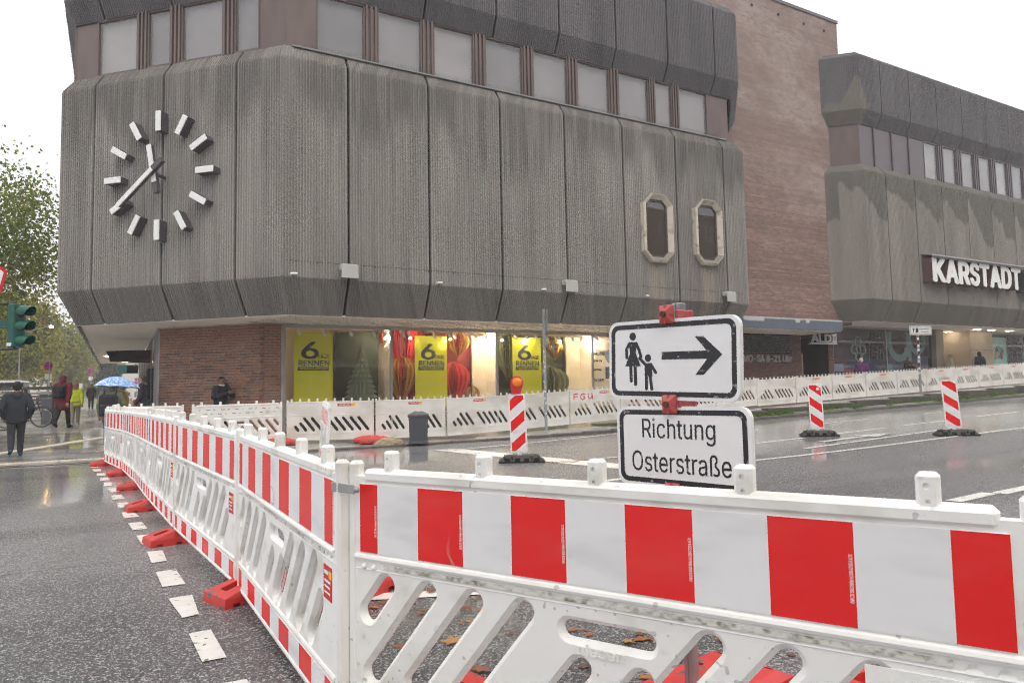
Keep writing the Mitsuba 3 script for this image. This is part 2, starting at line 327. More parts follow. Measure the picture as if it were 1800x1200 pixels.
setting('ground', grid([-260, 260], [-150, 300], lambda x, y: 0 * x - 1.2), 'soil')
# kerb stones
ks = []
for i in range(48):
    x0 = 3.2 + i * .98
    z0, z1 = float(g_road(x0)) - .1, float(g_verge(x0 + .5)) + .012
    ks.append(x0)
    part(pave, 'kerb_stone', tm(rbox(x0 + .008, x0 + .972, KERB - .13, KERB + .015, z0, z1, .012)), 'kerb_stone', M=RB)
# raised terrace edge: retaining wall in blocks, verge in front
wallk = thing('retaining_wall', 'low dark stained concrete retaining wall under the white barriers on the right', 'wall')
for i in range(15):
    x0 = 12.2 + 2.4 * i
    yy = 16.72
    part(wallk, 'wall_block', tm(rbox(x0 + .012, x0 + 2.388, yy, yy + .3, float(g_road(x0)) - .2, gp(x0 + .3, 18.2) + .04, .015)), 'wall_dark', M=RB)

def sheet(pts, dz=.005, zf=None, n=1):
    """thin painted sheet over world xy polygon (quads), following the road"""
    V = []
    for (x, y) in pts:
        lx, ly = toL(x, y); V.append((x, y, (float(g_road(lx)) if zf is None else zf(lx, ly)) + dz))
    V = np.array(V); k = len(V)
    return trimesh.Trimesh(V, [[0, i, i + 1] for i in range(1, k - 1)], process=False)
def lane(x0, y0, x1, y1, w, n, dz=.005):
    """painted line in building axes"""
    ms = []
    d = np.array([x1 - x0, y1 - y0]); L = np.linalg.norm(d); d /= L; nn = np.array([-d[1], d[0]]) * w / 2
    for i in range(n):
        a = np.array([x0, y0]) + d * L * i / n; b = np.array([x0, y0]) + d * L * (i + 1) / n
        ms.append(sheet([W(*(a - nn))[:2], W(*(b - nn))[:2], W(*(b + nn))[:2], W(*(a + nn))[:2]], dz))
    return trimesh.util.concatenate(ms)
# broad dashes of the crossing along the striped barriers
dl = np.array([-.42, .655]) / np.linalg.norm([-.42, .655]); dn = np.array([dl[1], -dl[0]])
ctr = np.array([-1.57, 3.68]); drift = 0.0
for k in range(-2, 17):
    c = ctr + dl * .795 * k + np.array([-.0011, .0004]) * k * k
    jit = rng.normal(0, .012, 8)
    q = [c - dl * .235 - dn * .06 + jit[:2], c - dl * .235 + dn * .06 + jit[2:4], c + dl * .235 + dn * .06 + jit[4:6], c + dl * .235 - dn * .06 + jit[6:8]]
    part(road, 'crossing_dash', sheet(q), 'road_paint_clean')
for nm, a in dict(stop_line=(6.25, 14.2, 7.2, 8.6, .55, 4), edge_line=(6.4, 13.95, 12.5, 15.5, .12, 8), lane_line=(5.2, 7.75, 9.4, 8.42, .12, 4)).items():
    part(road, nm, lane(*a), 'road_paint', label=None)
part(road, 'lane_line', lane(9.4, 8.42, 40, 8.36, .12, 30), 'road_paint_clean')
part(road, 'lane_line', lane(11.6, 9.15, 17.5, 9.55, .12, 6, .006), 'road_paint')
for x0 in (7.6, 10.9, 14.2, 17.6, 21.4, 25.2): part(road, 'lane_dash', lane(x0, 10.4 + .05 * (x0 - 8), x0 + 2.6, 10.5 + .05 * (x0 - 8), .14, 3, .004), 'road_paint')
for x0 in (12.6, 17.2, 22.0): part(road, 'lane_dash', lane(x0, 13.0, x0 + 2.2, 13.05, .12, 3), 'road_paint')
for x0, x1 in ((7.75, 8.62), (8.66, 9.9)): part(road, 'lane_dash', lane(x0, 4.29, x1, 4.36, .16, 2), 'road_paint_clean')
part(road, 'arrow_marking', trimesh.util.concatenate([lane(12.9, 9.75, 14.6, 9.85, .16, 2, .008), sheet([W(14.5, 9.55)[:2], W(15.5, 9.85)[:2], W(14.5, 10.15)[:2]], .0095)]), 'road_paint')
part(road, 'cycle_marking', lane(.9, 4.55, 2.4, 3.9, .14, 2), 'road_paint')
# a patch of tar in front right
# paving slabs one can tell apart on the left, tactile strips
slab_n = 0
for r in range(0, 22):
    y0 = 15.95 + r * .42
    for c in range(0, 14):
        x0 = -6.6 + c * .56 + (.28 if r % 2 else 0)
        if slab_n >= 300 or (abs(y0 + .2 - 16.7) < .3) or x0 > .9: continue
        z = gp(x0 + .28, y0 + .2)
        V = [(x0 + .006, y0 + .006), (x0 + .554, y0 + .006), (x0 + .554, y0 + .414), (x0 + .006, y0 + .414)]
        t = rng.uniform(.004, .012)
        top = [W(a, b, gp(a, b) + t) for a, b in V]; bot = [W(a, b, gp(a, b) - .03) for a, b in V]
        part(pave, 'paving_slab', hull(np.array(top + bot)), SLABS[rng.integers(3)]); slab_n += 1
def tact(x0, y0, x1, y1, w):
    d = np.array([x1 - x0, y1 - y0]); L = np.linalg.norm(d); d /= L; nn = np.array([-d[1], d[0]])
    for i in range(int(L / .3)):
        c = np.array([x0, y0]) + d * (.15 + .3 * i); z = gp(*c) + .01
        M = mv(*W(*c), rz=math.atan2(d[1], d[0]) + YAW); M[2, 3] = z
        ms = [rbox(-.146, .146, -w / 2, w / 2, -.03, .008, .003)] + [rbox(-.12 + .072 * k - .018, -.12 + .072 * k + .018, -w / 2 + .01, w / 2 - .01, .004, .014, .004) for k in range(4)]
        part(pave, 'tactile_slab', union(ms), 'tactile', M=M)
tact(-8.5, 16.75, -.1, 16.75, .32); tact(-.3, 23.0, -2.6, 19.3, .32); tact(-2.6, 19.3, -5.2, 17.1, .3)

# ================================================================== DEPARTMENT STORE
store = thing('department_store', 'concrete and brick department store with ribbed panels and a dark attic band', 'building')
YF, XA, LC = 18.71, 3.671, 7.398; S2 = math.sqrt(.5)
A = np.array([XA, YF]); B = A + LC * np.array([-S2, S2]); 
def strip(P, d, n, s0, s1, sec, ribs=.077, depth=.026, ml=0, mr=0, thick=.12, yshift=0):
    """ribbed panel: along direction d from P between s0 and s1; sec = [(inward offset, z)...]; ml/mr: mitre (shift per unit of offset) at its ends"""
    nr = max(1, int(round((s1 - s0) / ribs))); us = [0.0]; ds = [depth]
    prof_u, prof_d = [], []
    for i in range(nr):
        a = i / nr; w = 1 / nr
        dj = depth * rng.uniform(.7, 1.12); uj = w * rng.uniform(-.03, .03); prof_u += [a + .03 * w + uj, a + .13 * w + uj, a + .55 * w + uj, a + .65 * w + uj]; prof_d += [0, dj, dj, 0]
    prof_u = np.array([0] + prof_u + [1]); prof_d = np.array([0] + prof_d + [0])
    V = []
    for o, z in sec:
        a = s0 + ml * o; b = s1 - mr * o
        s = a + (b - a) * prof_u
        xy = P + s[:, None] * d + (o - prof_d)[:, None] * n
        V.append(np.column_stack([xy, np.full(len(s), z)]))
    k, m = len(sec), len(prof_u)
    for o, z in sec:                                   # back sheet
        a = s0 + ml * o; b = s1 - mr * o
        xy = P + np.array([a, b])[:, None] * d + (o + thick) * n
        V.append(np.column_stack([xy, [z, z]]))
    V = np.vstack(V); F = []
    for i in range(k - 1):
        for j in range(m - 1):
            q = [i * m + j, i * m + j + 1, (i + 1) * m + j + 1, (i + 1) * m + j]; F += [[q[0], q[1], q[2]], [q[0], q[2], q[3]]]
        o = k * m
        for f0, b0 in ((0, 0), (m - 1, 1)):
            q = [i * m + f0, (i + 1) * m + f0, o + (i + 1) * 2 + b0, o + i * 2 + b0]; F += [[q[0], q[1], q[2]], [q[0], q[2], q[3]]]
    for i in (0, k - 1):
        for j in range(m - 1): F.append([i * m + j, i * m + j + 1, k * m + i * 2])
        F.append([i * m + m - 1, k * m + i * 2, k * m + i * 2 + 1])
    F = np.array(F)
    if d[0] * n[1] - d[1] * n[0] > 0: F = F[:, ::-1]
    return trimesh.Trimesh(V, F, process=False)
dF, nF = np.array([1.0, 0]), np.array([0, 1.0])                     # long front
dC, nC = np.array([-S2, S2]), np.array([S2, S2])                    # clock face (runs from corner A to B)
dL, nL = np.array([0, 1.0]), np.array([1.0, 0])                     # side street
T22 = math.tan(math.pi / 8); G = .036
SEC = [(.30, 10.73), (.02, 10.32), (0, 10.24), (0, 4.343), (.5, 3.4)]
SECA = [(.25, 16.1), (0, 15.75), (0, 13.03), (.30, 12.42)]
def panels(P, d, n, cuts, sec, bs, name, ml0=0, mr1=0, flip=False, **k):
    for i in range(len(cuts) - 1):
        a, b = cuts[i], cuts[i + 1]
        first, last = i == 0, i == len(cuts) - 2
        part(store, name, strip(P, d, n, a + (0 if first and ml0 else G), b - (0 if last and mr1 else G), sec, ml=ml0 if first else 0, mr=mr1 if last else 0, **k), bs, M=RB)
FC = [0] + [5.457 + 2.4 * i - XA for i in range(7)] + [20.92 - XA]
CC = [0, 1.42, 3.80, 6.2, LC]
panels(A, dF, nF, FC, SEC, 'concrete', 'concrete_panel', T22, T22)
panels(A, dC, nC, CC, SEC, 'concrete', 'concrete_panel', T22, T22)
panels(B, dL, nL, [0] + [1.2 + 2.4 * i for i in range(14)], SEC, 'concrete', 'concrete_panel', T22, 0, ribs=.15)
EE = np.array([20.92, YF]); dE, nE = np.array([S2, S2]), np.array([-S2, S2])
panels(EE, dE, nE, [0, 2.0, 4.1], SEC, 'concrete', 'concrete_panel', T22, 0)
# attic band
panels(A, dF, nF, [0] + [10.28 - 4.8 + 2.36 * i - XA for i in range(7)] + [20.85 - XA], SECA, 'attic_concrete', 'attic_panel', T22, T22)
panels(A, dC, nC, CC, SECA, 'attic_concrete', 'attic_panel', T22, T22)
panels(B, dL, nL, [0] + [1.2 + 2.4 * i for i in range(14)], SECA, 'attic_concrete', 'attic_panel', T22, 0, ribs=.15)
panels(np.array([20.85, YF]), dE, nE, [0, 2.0, 4.1], SECA, 'attic_concrete', 'attic_panel', T22, 0)
# dark core behind the panel joints, roof, floors
def ring(o, xe=20.92):
    """plan of block one at inward offset o"""
    a = A + nF * o + dF * T22 * o; b = B + nL * o + dL * T22 * o
    return [tuple(a), tuple(b), (b[0], 50.0), (24.5 - o, 50.0), (24.5 - o, 22.2 + o), (xe - T22 * o, YF + o)]
def prism(pl, z0, z1): 
    m = trimesh.creation.extrude_polygon(sg.Polygon(pl), z1 - z0, engine='earcut'); m.apply_translation((0, 0, z0)); return m
part(store, 'wall_core', [prism(ring(.1), 4.5, 10.2), prism(ring(.1, 20.85), 13.1, 15.7), prism(ring(.35, 20.85), 15.7, 16.0)], 'joint', M=RB)
part(store, 'wall_core', [prism(ring(.62), 3.44, 4.5), prism(ring(.42), 10.2, 10.70), prism(ring(.42), 12.45, 13.1)], 'joint', M=RB)
# soffit over the pavement: boards
sof = part(store, 'soffit', prism(ring(.5), 3.385, 3.43), 'soffit', M=RB)
for i in range(40):
    y = 19.25 + i * .062
    x0 = XA + T22 * .5 - (y - 19.21) * .98 if y < 23 else -.9
for k in range(9):                                       # joints between the soffit boards, as thin dark battens
    y = 19.45 + k * .25
    part(sof, 'board_joint', box(4.1 - (y - 19.2) * .4, 20.4, y, y + .012, 3.378, 3.386), 'mauve_metal', M=RB)
part(store, 'soffit_edge', tube([W(-1.02, 24.2, 3.42), W(-1.02, 50, 3.42)], .07, 6), 'dark_metal')
# window band of the first floor
def windows(P, d, n, off, spans, z0, z1, s_ends, mullion='brown_metal', blind='blind'):
    """spans = panes (s0, s1); mullions fill between"""
    def wb(a, b, o0, o1, z0_, z1_, bs, nm, par=store):
        q = [P + a * d + o0 * n, P + b * d + o0 * n, P + b * d + o1 * n, P + a * d + o1 * n]
        m = trimesh.creation.extrude_polygon(sg.Polygon(q), z1_ - z0_, engine='earcut'); m.apply_translation((0, 0, z0_))
        return part(par, nm, m, bs, M=RB) if nm else m
    e0, e1 = s_ends; edges = [e0] + [v for s in spans for v in s] + [e1]
    for i in range(0, len(edges), 2):
        a, b = edges[i], edges[i + 1]
        ms = [wb(a, b, off + .03, off + .12, z0, z1, None, None)]
        if b - a < .6:                                   # stepped mullion: three raised fins
            w = (b - a)
            for t in (.06, .42, .78): ms.append(wb(a + t * w, a + (t + .16) * w, off - .035, off + .03, z0, z1, None, None))
        part(store, 'mullion' if b - a < .6 else 'metal_panel', ms, mullion, M=RB)
    for a, b in spans:
        fr = [wb(a, b, off, off + .1, z0, z0 + .07, None, None), wb(a, b, off, off + .1, z1 - .06, z1, None, None),
              wb(a, a + .035, off + .005, off + .1, z0 + .07, z1 - .06, None, None), wb(b - .035, b, off + .005, off + .1, z0 + .07, z1 - .06, None, None)]
        w = part(store, 'window', fr, mullion, M=RB)
        q = P + (a + .03) * d + (off + .05) * n, P + (b - .03) * d + (off + .05) * n
        V = [(*q[0], z0 + .05), (*q[1], z0 + .05), (*q[1], z1 - .05), (*q[0], z1 - .05)]
        part(w, 'pane', (np.array(V), np.array([[0, 1, 2, 3]])), 'glass', M=RB)
        V2 = np.array(V) + np.array([*(n * .11), 0])
        part(w, 'blind', (V2, np.array([[0, 1, 2, 3]])), blind if blind != 'blind' else ['blind', 'blind', 'blind_dim', 'blind_pale'][int(rng.integers(4))], M=RB)
s0 = 4.66 - XA
spans = [(s0 + 1.757 * i, s0 + 1.757 * i + 1.375) for i in range(7)]
spans += [(16.87 - XA, 17.69 - XA), (18.02 - XA, 19.46 - XA)]
windows(A, dF, nF, .30, spans, 10.72, 12.45, (.13, 20.55 - XA))
windows(A, dC, nC, .30, [(.93, 1.73), (2.1, 3.5), (3.87, 4.67), (5.03, 6.48)], 10.72, 12.45, (.13, LC - .13))
windows(B, dL, nL, .30, [(.6 + 1.76 * i, 1.97 + 1.76 * i) for i in range(16)], 10.72, 12.45, (.13, 29.5))
part(store, 'roof_flashing', box(4.0, 20.3, YF + .2, YF + .34, 10.71, 10.75), 'galv_dull', M=RB)
part(store, 'window_back', [prism(ring(.55), 10.7, 12.45)], 'shaft', M=RB)
# the two small octagonal windows in the ribbed front
def octo(w, h, c): return sg.Polygon([(-w / 2 + c, -h / 2), (w / 2 - c, -h / 2), (w / 2, -h / 2 + c), (w / 2, h / 2 - c), (w / 2 - c, h / 2), (-w / 2 + c, h / 2), (-w / 2, h / 2 - c), (-w / 2, -h / 2 + c)])
def loft(p0, p1, y0, y1):
    a = np.array(p0.exterior.coords)[:-1]; b = np.array(p1.exterior.coords)[:-1]; k = len(a)
    V = np.vstack([np.column_stack([a[:, 0], np.full(k, y0), a[:, 1]]), np.column_stack([b[:, 0], np.full(k, y1), b[:, 1]])])
    return trimesh.Trimesh(V, [[i, (i + 1) % k, k + (i + 1) % k] for i in range(k)] + [[i, k + (i + 1) % k, k + i] for i in range(k)], process=False)
for cx, cz in ((16.42, 6.83), (18.84, 6.90)):
    o, mid, inn = octo(1.34, 2.42, .36), octo(1.22, 2.30, .32), octo(.98, 2.04, .22)
    fr = trimesh.util.concatenate([loft(o, o, .14, -.20), loft(o, mid, -.20, -.25), loft(mid, inn, -.25, -.10), loft(inn, inn, -.10, .06)])
    Mo = RB @ mv(cx, YF, cz)
    w = part(store, 'octagonal_window', fr, 'octagon_cast', M=Mo)
    rim = extr(inn.difference(octo(.84, 1.88, .13)), .05, UPRIGHT); rim.apply_translation((0, -.02, 0))
    part(w, 'frame', rim, 'mauve_dark', M=Mo)
    part(w, 'pane', (np.array([(-.46, -.04, -.98), (.46, -.04, -.98), (.46, -.04, .98), (-.46, -.04, .98)]), np.array([[0, 1, 2, 3]])), 'glass', M=Mo)
    part(w, 'blind', (np.array([(-.48, -.030, -1.0), (.48, -.030, -1.0), (.48, -.030, 1.0), (-.48, -.030, 1.0)]), np.array([[0, 1, 2, 3]])), 'octagon_back', M=Mo)
mat('octagon_cast', proc(lambda p, n, uv: mix((.62, .56, .47), (.2, .18, .16), dr.maximum(smoothstep(.1, .7, n.z) , smoothstep(.5, .75, fbm(p.x * 4, p.y * 4, p.z * 4, 3)) * .6))), .8)
mat('octagon_back', (.045, .033, .024), .6, two=True)

# ---- brick tower between the two concrete blocks
YB = 21.62
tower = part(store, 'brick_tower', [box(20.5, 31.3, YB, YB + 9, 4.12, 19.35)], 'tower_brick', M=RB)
part(tower, 'coping', box(20.4, 31.36, YB - .05, YB + 9.1, 19.35, 19.5), 'mauve_metal', M=RB)
for i in range(60):                                      # toothed brick edge
    part(tower, 'edge_brick', box(31.3, 31.36, YB + .02, YB + .2, 15.6 + i * .0625 * 1, 15.6 + i * .0625 + .03), 'tower_brick', M=RB)
for x, z in ((27.0, 18.75), (28.8, 18.75), (30.3, 18.75), (25.2, 18.75)): part(tower, 'vent_hole', cyl((x, YB - .02, z), (x, YB + .02, z), .07, 10), 'shaft', M=RB)
# ---- second block
Y2, X2 = 20.35, 31.05; A2 = np.array([X2, Y2])
SEC2 = [(.30, 11.86), (.02, 11.5), (0, 11.4), (0, 5.27), (.5, 4.25)]
SECA2 = [(.28, 17.42), (0, 17.15), (0, 14.49), (.32, 13.85)]
cut2 = [0] + [32.65 + 2.4 * i - X2 for i in range(14)]
panels(A2, dF, nF, cut2, SEC2, 'concrete_far', 'concrete_panel', T22, 0, ribs=.1)
panels(A2, dF, nF, cut2, SECA2, 'attic_concrete', 'attic_panel', T22, 0, ribs=.1)
# chamfered end (seen full on): runs from the corner back to the brick
dK, nK = np.array([-S2, S2]), np.array([S2, S2])
panels(A2, dK, nK, [0, 1.84], SEC2, 'concrete_far', 'concrete_panel', T22, 0, ribs=.1)
panels(A2, dK, nK, [0, 1.84], SECA2, 'attic_concrete', 'attic_panel', T22, 0, ribs=.1)
def ring2(o): a = A2 + nF * o + dF * T22 * o; b = A2 + dK * 1.84 + nK * o; return [tuple(a), tuple(b), (b[0] + .4, 30), (64, 30), (64, Y2 + o)]
part(store, 'wall_core', [prism(ring2(.11), 5.4, 11.4), prism(ring2(.11), 14.55, 17.1), prism(ring2(.62), 4.29, 5.4), prism(ring2(.42), 11.4, 11.82), prism(ring2(.44), 13.9, 14.55), prism(ring2(.38), 17.1, 17.36)], 'joint', M=RB)
part(store, 'soffit', prism(ring2(.5), 4.235, 4.28), 'soffit', M=RB)
sp2 = [(36.6 + 1.757 * i - X2, 37.83 + 1.757 * i - X2) for i in range(14)]
windows(A2, dF, nF, .30, sp2, 11.85, 13.88, (.13, 62 - X2), 'mauve_metal')
for i in range(3):
    x = 32.3 + i * 1.45; part(store, 'panel_batten', box(x, x + .07, Y2 + .27, Y2 + .33, 11.86, 13.86), 'mauve_dark', M=RB)
q = A2 + dK * 0 + nK * .32; 
part(store, 'metal_panel', strip(A2, dK, nK, .1, 1.84, [(.34, 13.86), (.34, 11.85)], ribs=2, depth=.0, thick=.05), 'brown_metal', M=RB)
part(store, 'window_back', [prism(ring2(.55), 11.8, 13.9)], 'shaft', M=RB)

# ---- ground floor: brick corner, shop windows, entrance
ZS = 3.385
def brick_face(P, d, n, length, z0, z1, par, nparts, zpart, proud=.012):
    """running-bond bricks standing proud of a mortar bed; those between zpart heights are separate pieces"""
    bw, bh, j = .25, .0833, .016
    d3 = np.array([*d, 0]); n3 = np.array([*n, 0]); rest = []; cnt = 0
    rows = int((z1 - z0) / bh)
    for r in range(rows):
        z = z0 + r * bh; s = -(.125 if r % 2 else 0)
        while s < length - .02:
            a, b = max(s, 0) + j / 2, min(s + bw, length) - j / 2
            s += bw
            if b - a < .03: continue
            pr = proud + rng.uniform(-.004, .005); 
            lo = np.array([*P, 0]) + d3 * a - n3 * pr + [0, 0, z + j / 2]
            D, N, H = d3 * (b - a), n3 * (pr + .03), np.array([0, 0, bh - j])
            V = np.array([lo + i * D + k * N + l * H for i in (0, 1) for k in (0, 1) for l in (0, 1)])
            m = hull(V); bs = BRICKS[int(rng.integers(len(BRICKS)))]
            if zpart[0] <= z < zpart[1] and cnt < nparts:
                part(par, 'brick', m, bs, M=RB); cnt += 1
            else: rest.append(tm(m))
    if rest: part(par, 'bricks', rest, BRICKS[2], M=RB, kind='stuff')
    return cnt
PB = np.array([3.66, 21.47]); LB_ = 3.62
bw_ = part(store, 'brick_wall', [prism([tuple(PB), tuple(PB + dC * LB_), (PB[0] - LB_ * S2 + .0, 26), (4.28, 26), (4.28, 21.47)], .0, ZS)], 'mortar', M=RB)
n1 = brick_face(PB, dC, nC, LB_, .1, ZS - .01, bw_, 272, (1.05, 2.75))
brick_face(PB, dF, nF, .56, .1, ZS - .01, bw_, 28, (1.05, 2.0))
for k in range(38):                                      # toothed corner bricks
    if k % 2: part(bw_, 'corner_brick', box(3.60, 3.72, 21.415, 21.50, .12 + k * .0833, .19 + k * .0833), BRICKS[k % 6], M=RB)
GY = 21.6
BAYS = [4.30, 7.64, 11.50, 15.61, 19.3]
def shopbay(par_name, x0, x1, y, z0, z1, frame='grey_frame', depth=1.3, back='interior_cream', zf=None):
    w = part(store, par_name, [box(x0, x0 + .07, y - .03, y + .05, z0 - .6, z1), box(x1 - .0, x1 + .035, y - .03, y + .05, z0 - .6, z1), box(x0 + .07, x1, y - .03, y + .05, z1 - .1, z1)], frame, M=RB)
    part(w, 'stall_riser', box(x0 + .07, x1, y - .02, y + .05, z0 - .6, z0), 'joint', M=RB)
    part(w, 'pane', (np.array([(x0 + .06, y, z0 - .02), (x1 + .01, y, z0 - .02), (x1 + .01, y, z1 - .08), (x0 + .06, y, z1 - .08)]), np.array([[0, 1, 2, 3]])), 'glass', M=RB)
    dd = depth
    V = np.array([(x0, y + .06, z0), (x1, y + .06, z0), (x1, y + dd, z0), (x0, y + dd, z0), (x0, y + .06, z1), (x1, y + .06, z1), (x1, y + dd, z1), (x0, y + dd, z1)])
    part(w, 'display_box', (V, np.array([[3, 2, 6, 7], [0, 3, 7, 4], [2, 1, 5, 6], [4, 7, 6, 5]])), back, M=RB)
    part(w, 'display_floor', (V[:4], np.array([[0, 1, 2, 3]])), 'interior_floor', M=RB)
    return w
for i in range(4): shopbay('shop_window', BAYS[i], BAYS[i + 1], GY, .55, ZS - .005)
def panelbox(name, label, cat, x0, x1, y, z0, z1, bs, group=None):
    k = thing(name, label, cat, group); put(k, box(x0, x1, y, y + .03, z0, z1), bs, M=RB); return k
panelbox('window_backdrop', 'dark green backdrop panel behind the pleated paper tree in the first shop window', 'backdrop', 6.1, 7.55, 22.55, .6, 3.25, 'interior_green')
panelbox('window_backdrop', 'red backdrop panel in the second shop window from the corner', 'backdrop', 7.8, 10.98, 22.55, .6, 3.27, 'interior_red')
panelbox('window_backdrop', 'dark green backdrop panel in the third shop window behind the gold ornament', 'backdrop', 11.7, 14.95, 22.55, .6, 3.27, 'interior_green')
panelbox('window_backdrop', 'cream backdrop panel at the right of the second shop window', 'backdrop', 10.96, 12.02, 22.40, .6, 3.22, 'interior_cream')
panelbox('window_backdrop', 'cream backdrop panel at the right of the third shop window', 'backdrop', 14.96, 16.1, 22.40, .6, 3.25, 'interior_cream')
# yellow sale banners with their print
for i, (x0, x1, zt, where) in enumerate(((4.67, 5.86, 3.17, 'in the first shop window beside the brick corner'), (8.61, 9.77, 3.14, 'in the second shop window on the red backdrop'), (12.34, 13.54, 3.17, 'in the third shop window behind the street sign pole'))):
    k = thing('sale_banner', f'yellow 6 TAGE RENNEN sale banner {where}', 'banner', 'yellow sale banners in the shop windows')
    y = GY + .30
    put(k, box(x0, x1, y, y + .012, .75, zt), 'poster_yellow', M=RB)
    w = x1 - x0; xc = x0 + .1 * w
    def tx(t, h, x, z, bold=True, sx=1.0, bs='ink', dy=.004): 
        m = text(t, h, .004, bold, sx); m.apply_transform(UPRIGHT); m.apply_translation((x, y - dy, z)); return part(k, 'lettering', m, bs, M=RB)
    six = trimesh.util.concatenate([text('6', .50, .003, True, .46 * w / text('6', .5, .003, True).extents[0])]); six.apply_transform(UPRIGHT); six.apply_translation((xc, y - .003, 2.36)); part(k, 'lettering', six, 'ink', M=RB)
    tx('TAGE', .125, x0 + .60 * w, 2.37, True, .31 * w / text('TAGE', .125, .004, True).extents[0]); tx('RENNEN', .17, xc, 2.13, True, .8 * w / text('RENNEN', .17, .004, True).extents[0])
    bar = part(k, 'lettering_bar', box(xc, x0 + .9 * w, y - .004, y, 1.99, 2.10), 'ink', M=RB)
    tx('Schnell sein lohnt sich!', .052, xc + .04, 2.025, True, .72 * w / text('Schnell sein lohnt sich!', .052, .004, True).extents[0], 'poster_yellow', .008)
# folded paper ornaments: ribs of a lantern, and a pleated paper tree
def ornament(label, cx, cz, w, h, cols, ribs=15, y=22.25, tip=.6, group='paper ornaments in the shop windows', flip=1):
    k = thing('paper_ornament', label, 'ornament', group)
    for r in range(ribs):
        a = math.pi * (r + .5) / ribs
        t = np.linspace(0, 1, 15); prof = np.sin(math.pi * t ** tip) ** 1.1
        rx, ry = math.cos(a) * w / 2 * prof, -math.sin(a) * w / 4.5 * prof
        z = cz + flip * (h / 2 - h * t)
        inn = .70
        V = np.vstack([np.column_stack([cx + rx, y + ry, z]), np.column_stack([cx + rx * inn, y + ry * inn, z])]); n = len(t)
        F = [[i, i + 1, n + i + 1, n + i] for i in range(n - 1)]
        part(k, 'paper_rib', (V, np.array(F)), cols[r % len(cols)], M=RB)
    return k
mat('paper_gold', (.55, .30, .05), .5, two=True); mat('paper_gold2', (.25, .11, .02), .5, two=True); mat('paper_red', (.55, .03, .03), .5, two=True); mat('paper_red2', (.72, .10, .07), .5, two=True); mat('paper_olive', (.14, .15, .06), .5, two=True); mat('paper_olive2', (.27, .27, .12), .5, two=True); mat('paper_green', (.13, .16, .10), .6, two=True)
ornament('large gold paper ornament at the lower left of the second shop window', 8.25, 1.65, 1.15, 1.7, ['paper_gold', 'paper_gold2'], 17)
ornament('large red paper ornament left of the second yellow banner', 8.35, 2.75, 1.6, 2.2, ['paper_red', 'paper_red2'], 17, y=22.35)
ornament('gold paper ornament at the top right of the second yellow banner', 10.35, 2.85, .95, 1.1, ['paper_gold', 'paper_gold2'], 15, flip=-1, tip=1.5)
ornament('red paper ornament at the right edge of the second yellow banner', 10.15, 1.45, 1.3, 1.7, ['paper_red', 'paper_red2'], 17)
ornament('small gold paper ornament at the foot of the cream panel in the second window', 10.85, 1.0, .6, .9, ['paper_gold', 'paper_gold2'], 13, y=22.2)
ornament('olive paper ornament at the upper left of the third shop window', 12.3, 2.5, 1.25, 1.8, ['paper_olive2', 'paper_olive'], 17)
ornament('orange gold paper ornament right of the street sign pole', 14.25, 2.75, .88, .95, ['paper_gold', 'paper_gold2'], 17, y=22.1, flip=-1, tip=1.4)
ornament('large olive paper ornament at the lower right of the third yellow banner', 14.1, 1.2, 1.7, 1.9, ['paper_olive2', 'paper_olive'], 17)
k = thing('paper_tree', 'pleated grey green paper christmas tree in the first shop window', 'paper tree')
for t in range(13):
    z0, z1, r0, r1 = .62 + t * .163, .62 + t * .163 + .19, (.76 - t * .055), (.66 - t * .052); r1 = max(r1, .04)
    n = 56; a = np.arange(n) * 2 * math.pi / n; ro = r0 * (1 - .14 * (np.arange(n) % 2)); ri = r1 * .75 * (1 - .1 * (np.arange(n) % 2))
    V = np.vstack([np.column_stack([6.82 + ro * np.cos(a), 22.05 + .55 * ro * np.sin(a), np.full(n, z0)]), np.column_stack([6.82 + ri * np.cos(a), 22.05 + .55 * ri * np.sin(a), np.full(n, z1)])])
    part(k, 'paper_tier', (V, np.array([[i, (i + 1) % n, n + (i + 1) % n, n + i] for i in range(n)])), 'paper_green', M=RB)
# hoarding in the fourth bay
k = thing('shop_poster', 'cream poster lettered GALERIA with orange fruit picture in the fourth shop window', 'poster'); put(k, box(15.75, 18.9, 22.0, 22.03, .6, 3.25), 'interior_cream', M=RB)
part(k, 'picture', box(17.0, 18.9, 21.985, 22.0, .7, 3.2), 'interior_red', M=RB)
for t, z, h in (('GALERIA', 2.55, .13), ('hat für Sie', 2.3, .07), ('geöffnet', 1.95, .08), ('Herzlich', 1.55, .1)):
    m = text(t, h, .004, True); m.apply_transform(UPRIGHT); m.apply_translation((15.9, 21.99, z)); part(k, 'lettering', m, 'ink', M=RB)
# spot lamps on tracks behind the glass
NTH = ['first', 'second', 'third', 'fourth', 'fifth', 'sixth', 'seventh', 'eighth', 'ninth']
spots = {}
def spot(x, z, lit, y=21.70, tilt=.25, power=125):
    b_ = sum(x > v for v in BAYS) - 1; spots[(b_, lit)] = spots.get((b_, lit), -1) + 1
    k = thing('spot_lamp', f"{'lit' if lit else 'unlit'} spot lamp, {NTH[spots[(b_, lit)]]} {'lit' if lit else 'unlit'} one from the left in the {NTH[b_]} shop window", 'spot lamp', ('lit' if lit else 'unlit') + ' spot lamps along the shop window ceiling track')
    p0 = np.array([x, y, z]); p1 = p0 + np.array([tilt * .3, .02, -.16])
    part(k, 'housing', cyl(p0, p1, .045, 10), 'lamp_white', M=RB)
    part(k, 'bracket', box(x - .02, x + .02, y - .02, y + .02, z, 3.37), 'lamp_white', M=RB)
    if lit:
        c = p1 + np.array([0, 0, -.025]); b = trimesh.creation.icosphere(1, .042); b.apply_translation(c)
        part(k, 'bulb', b, 'glow_warm', M=RB, emitter={'type': 'area', 'radiance': rgb(power, power * .85, power * .64)})
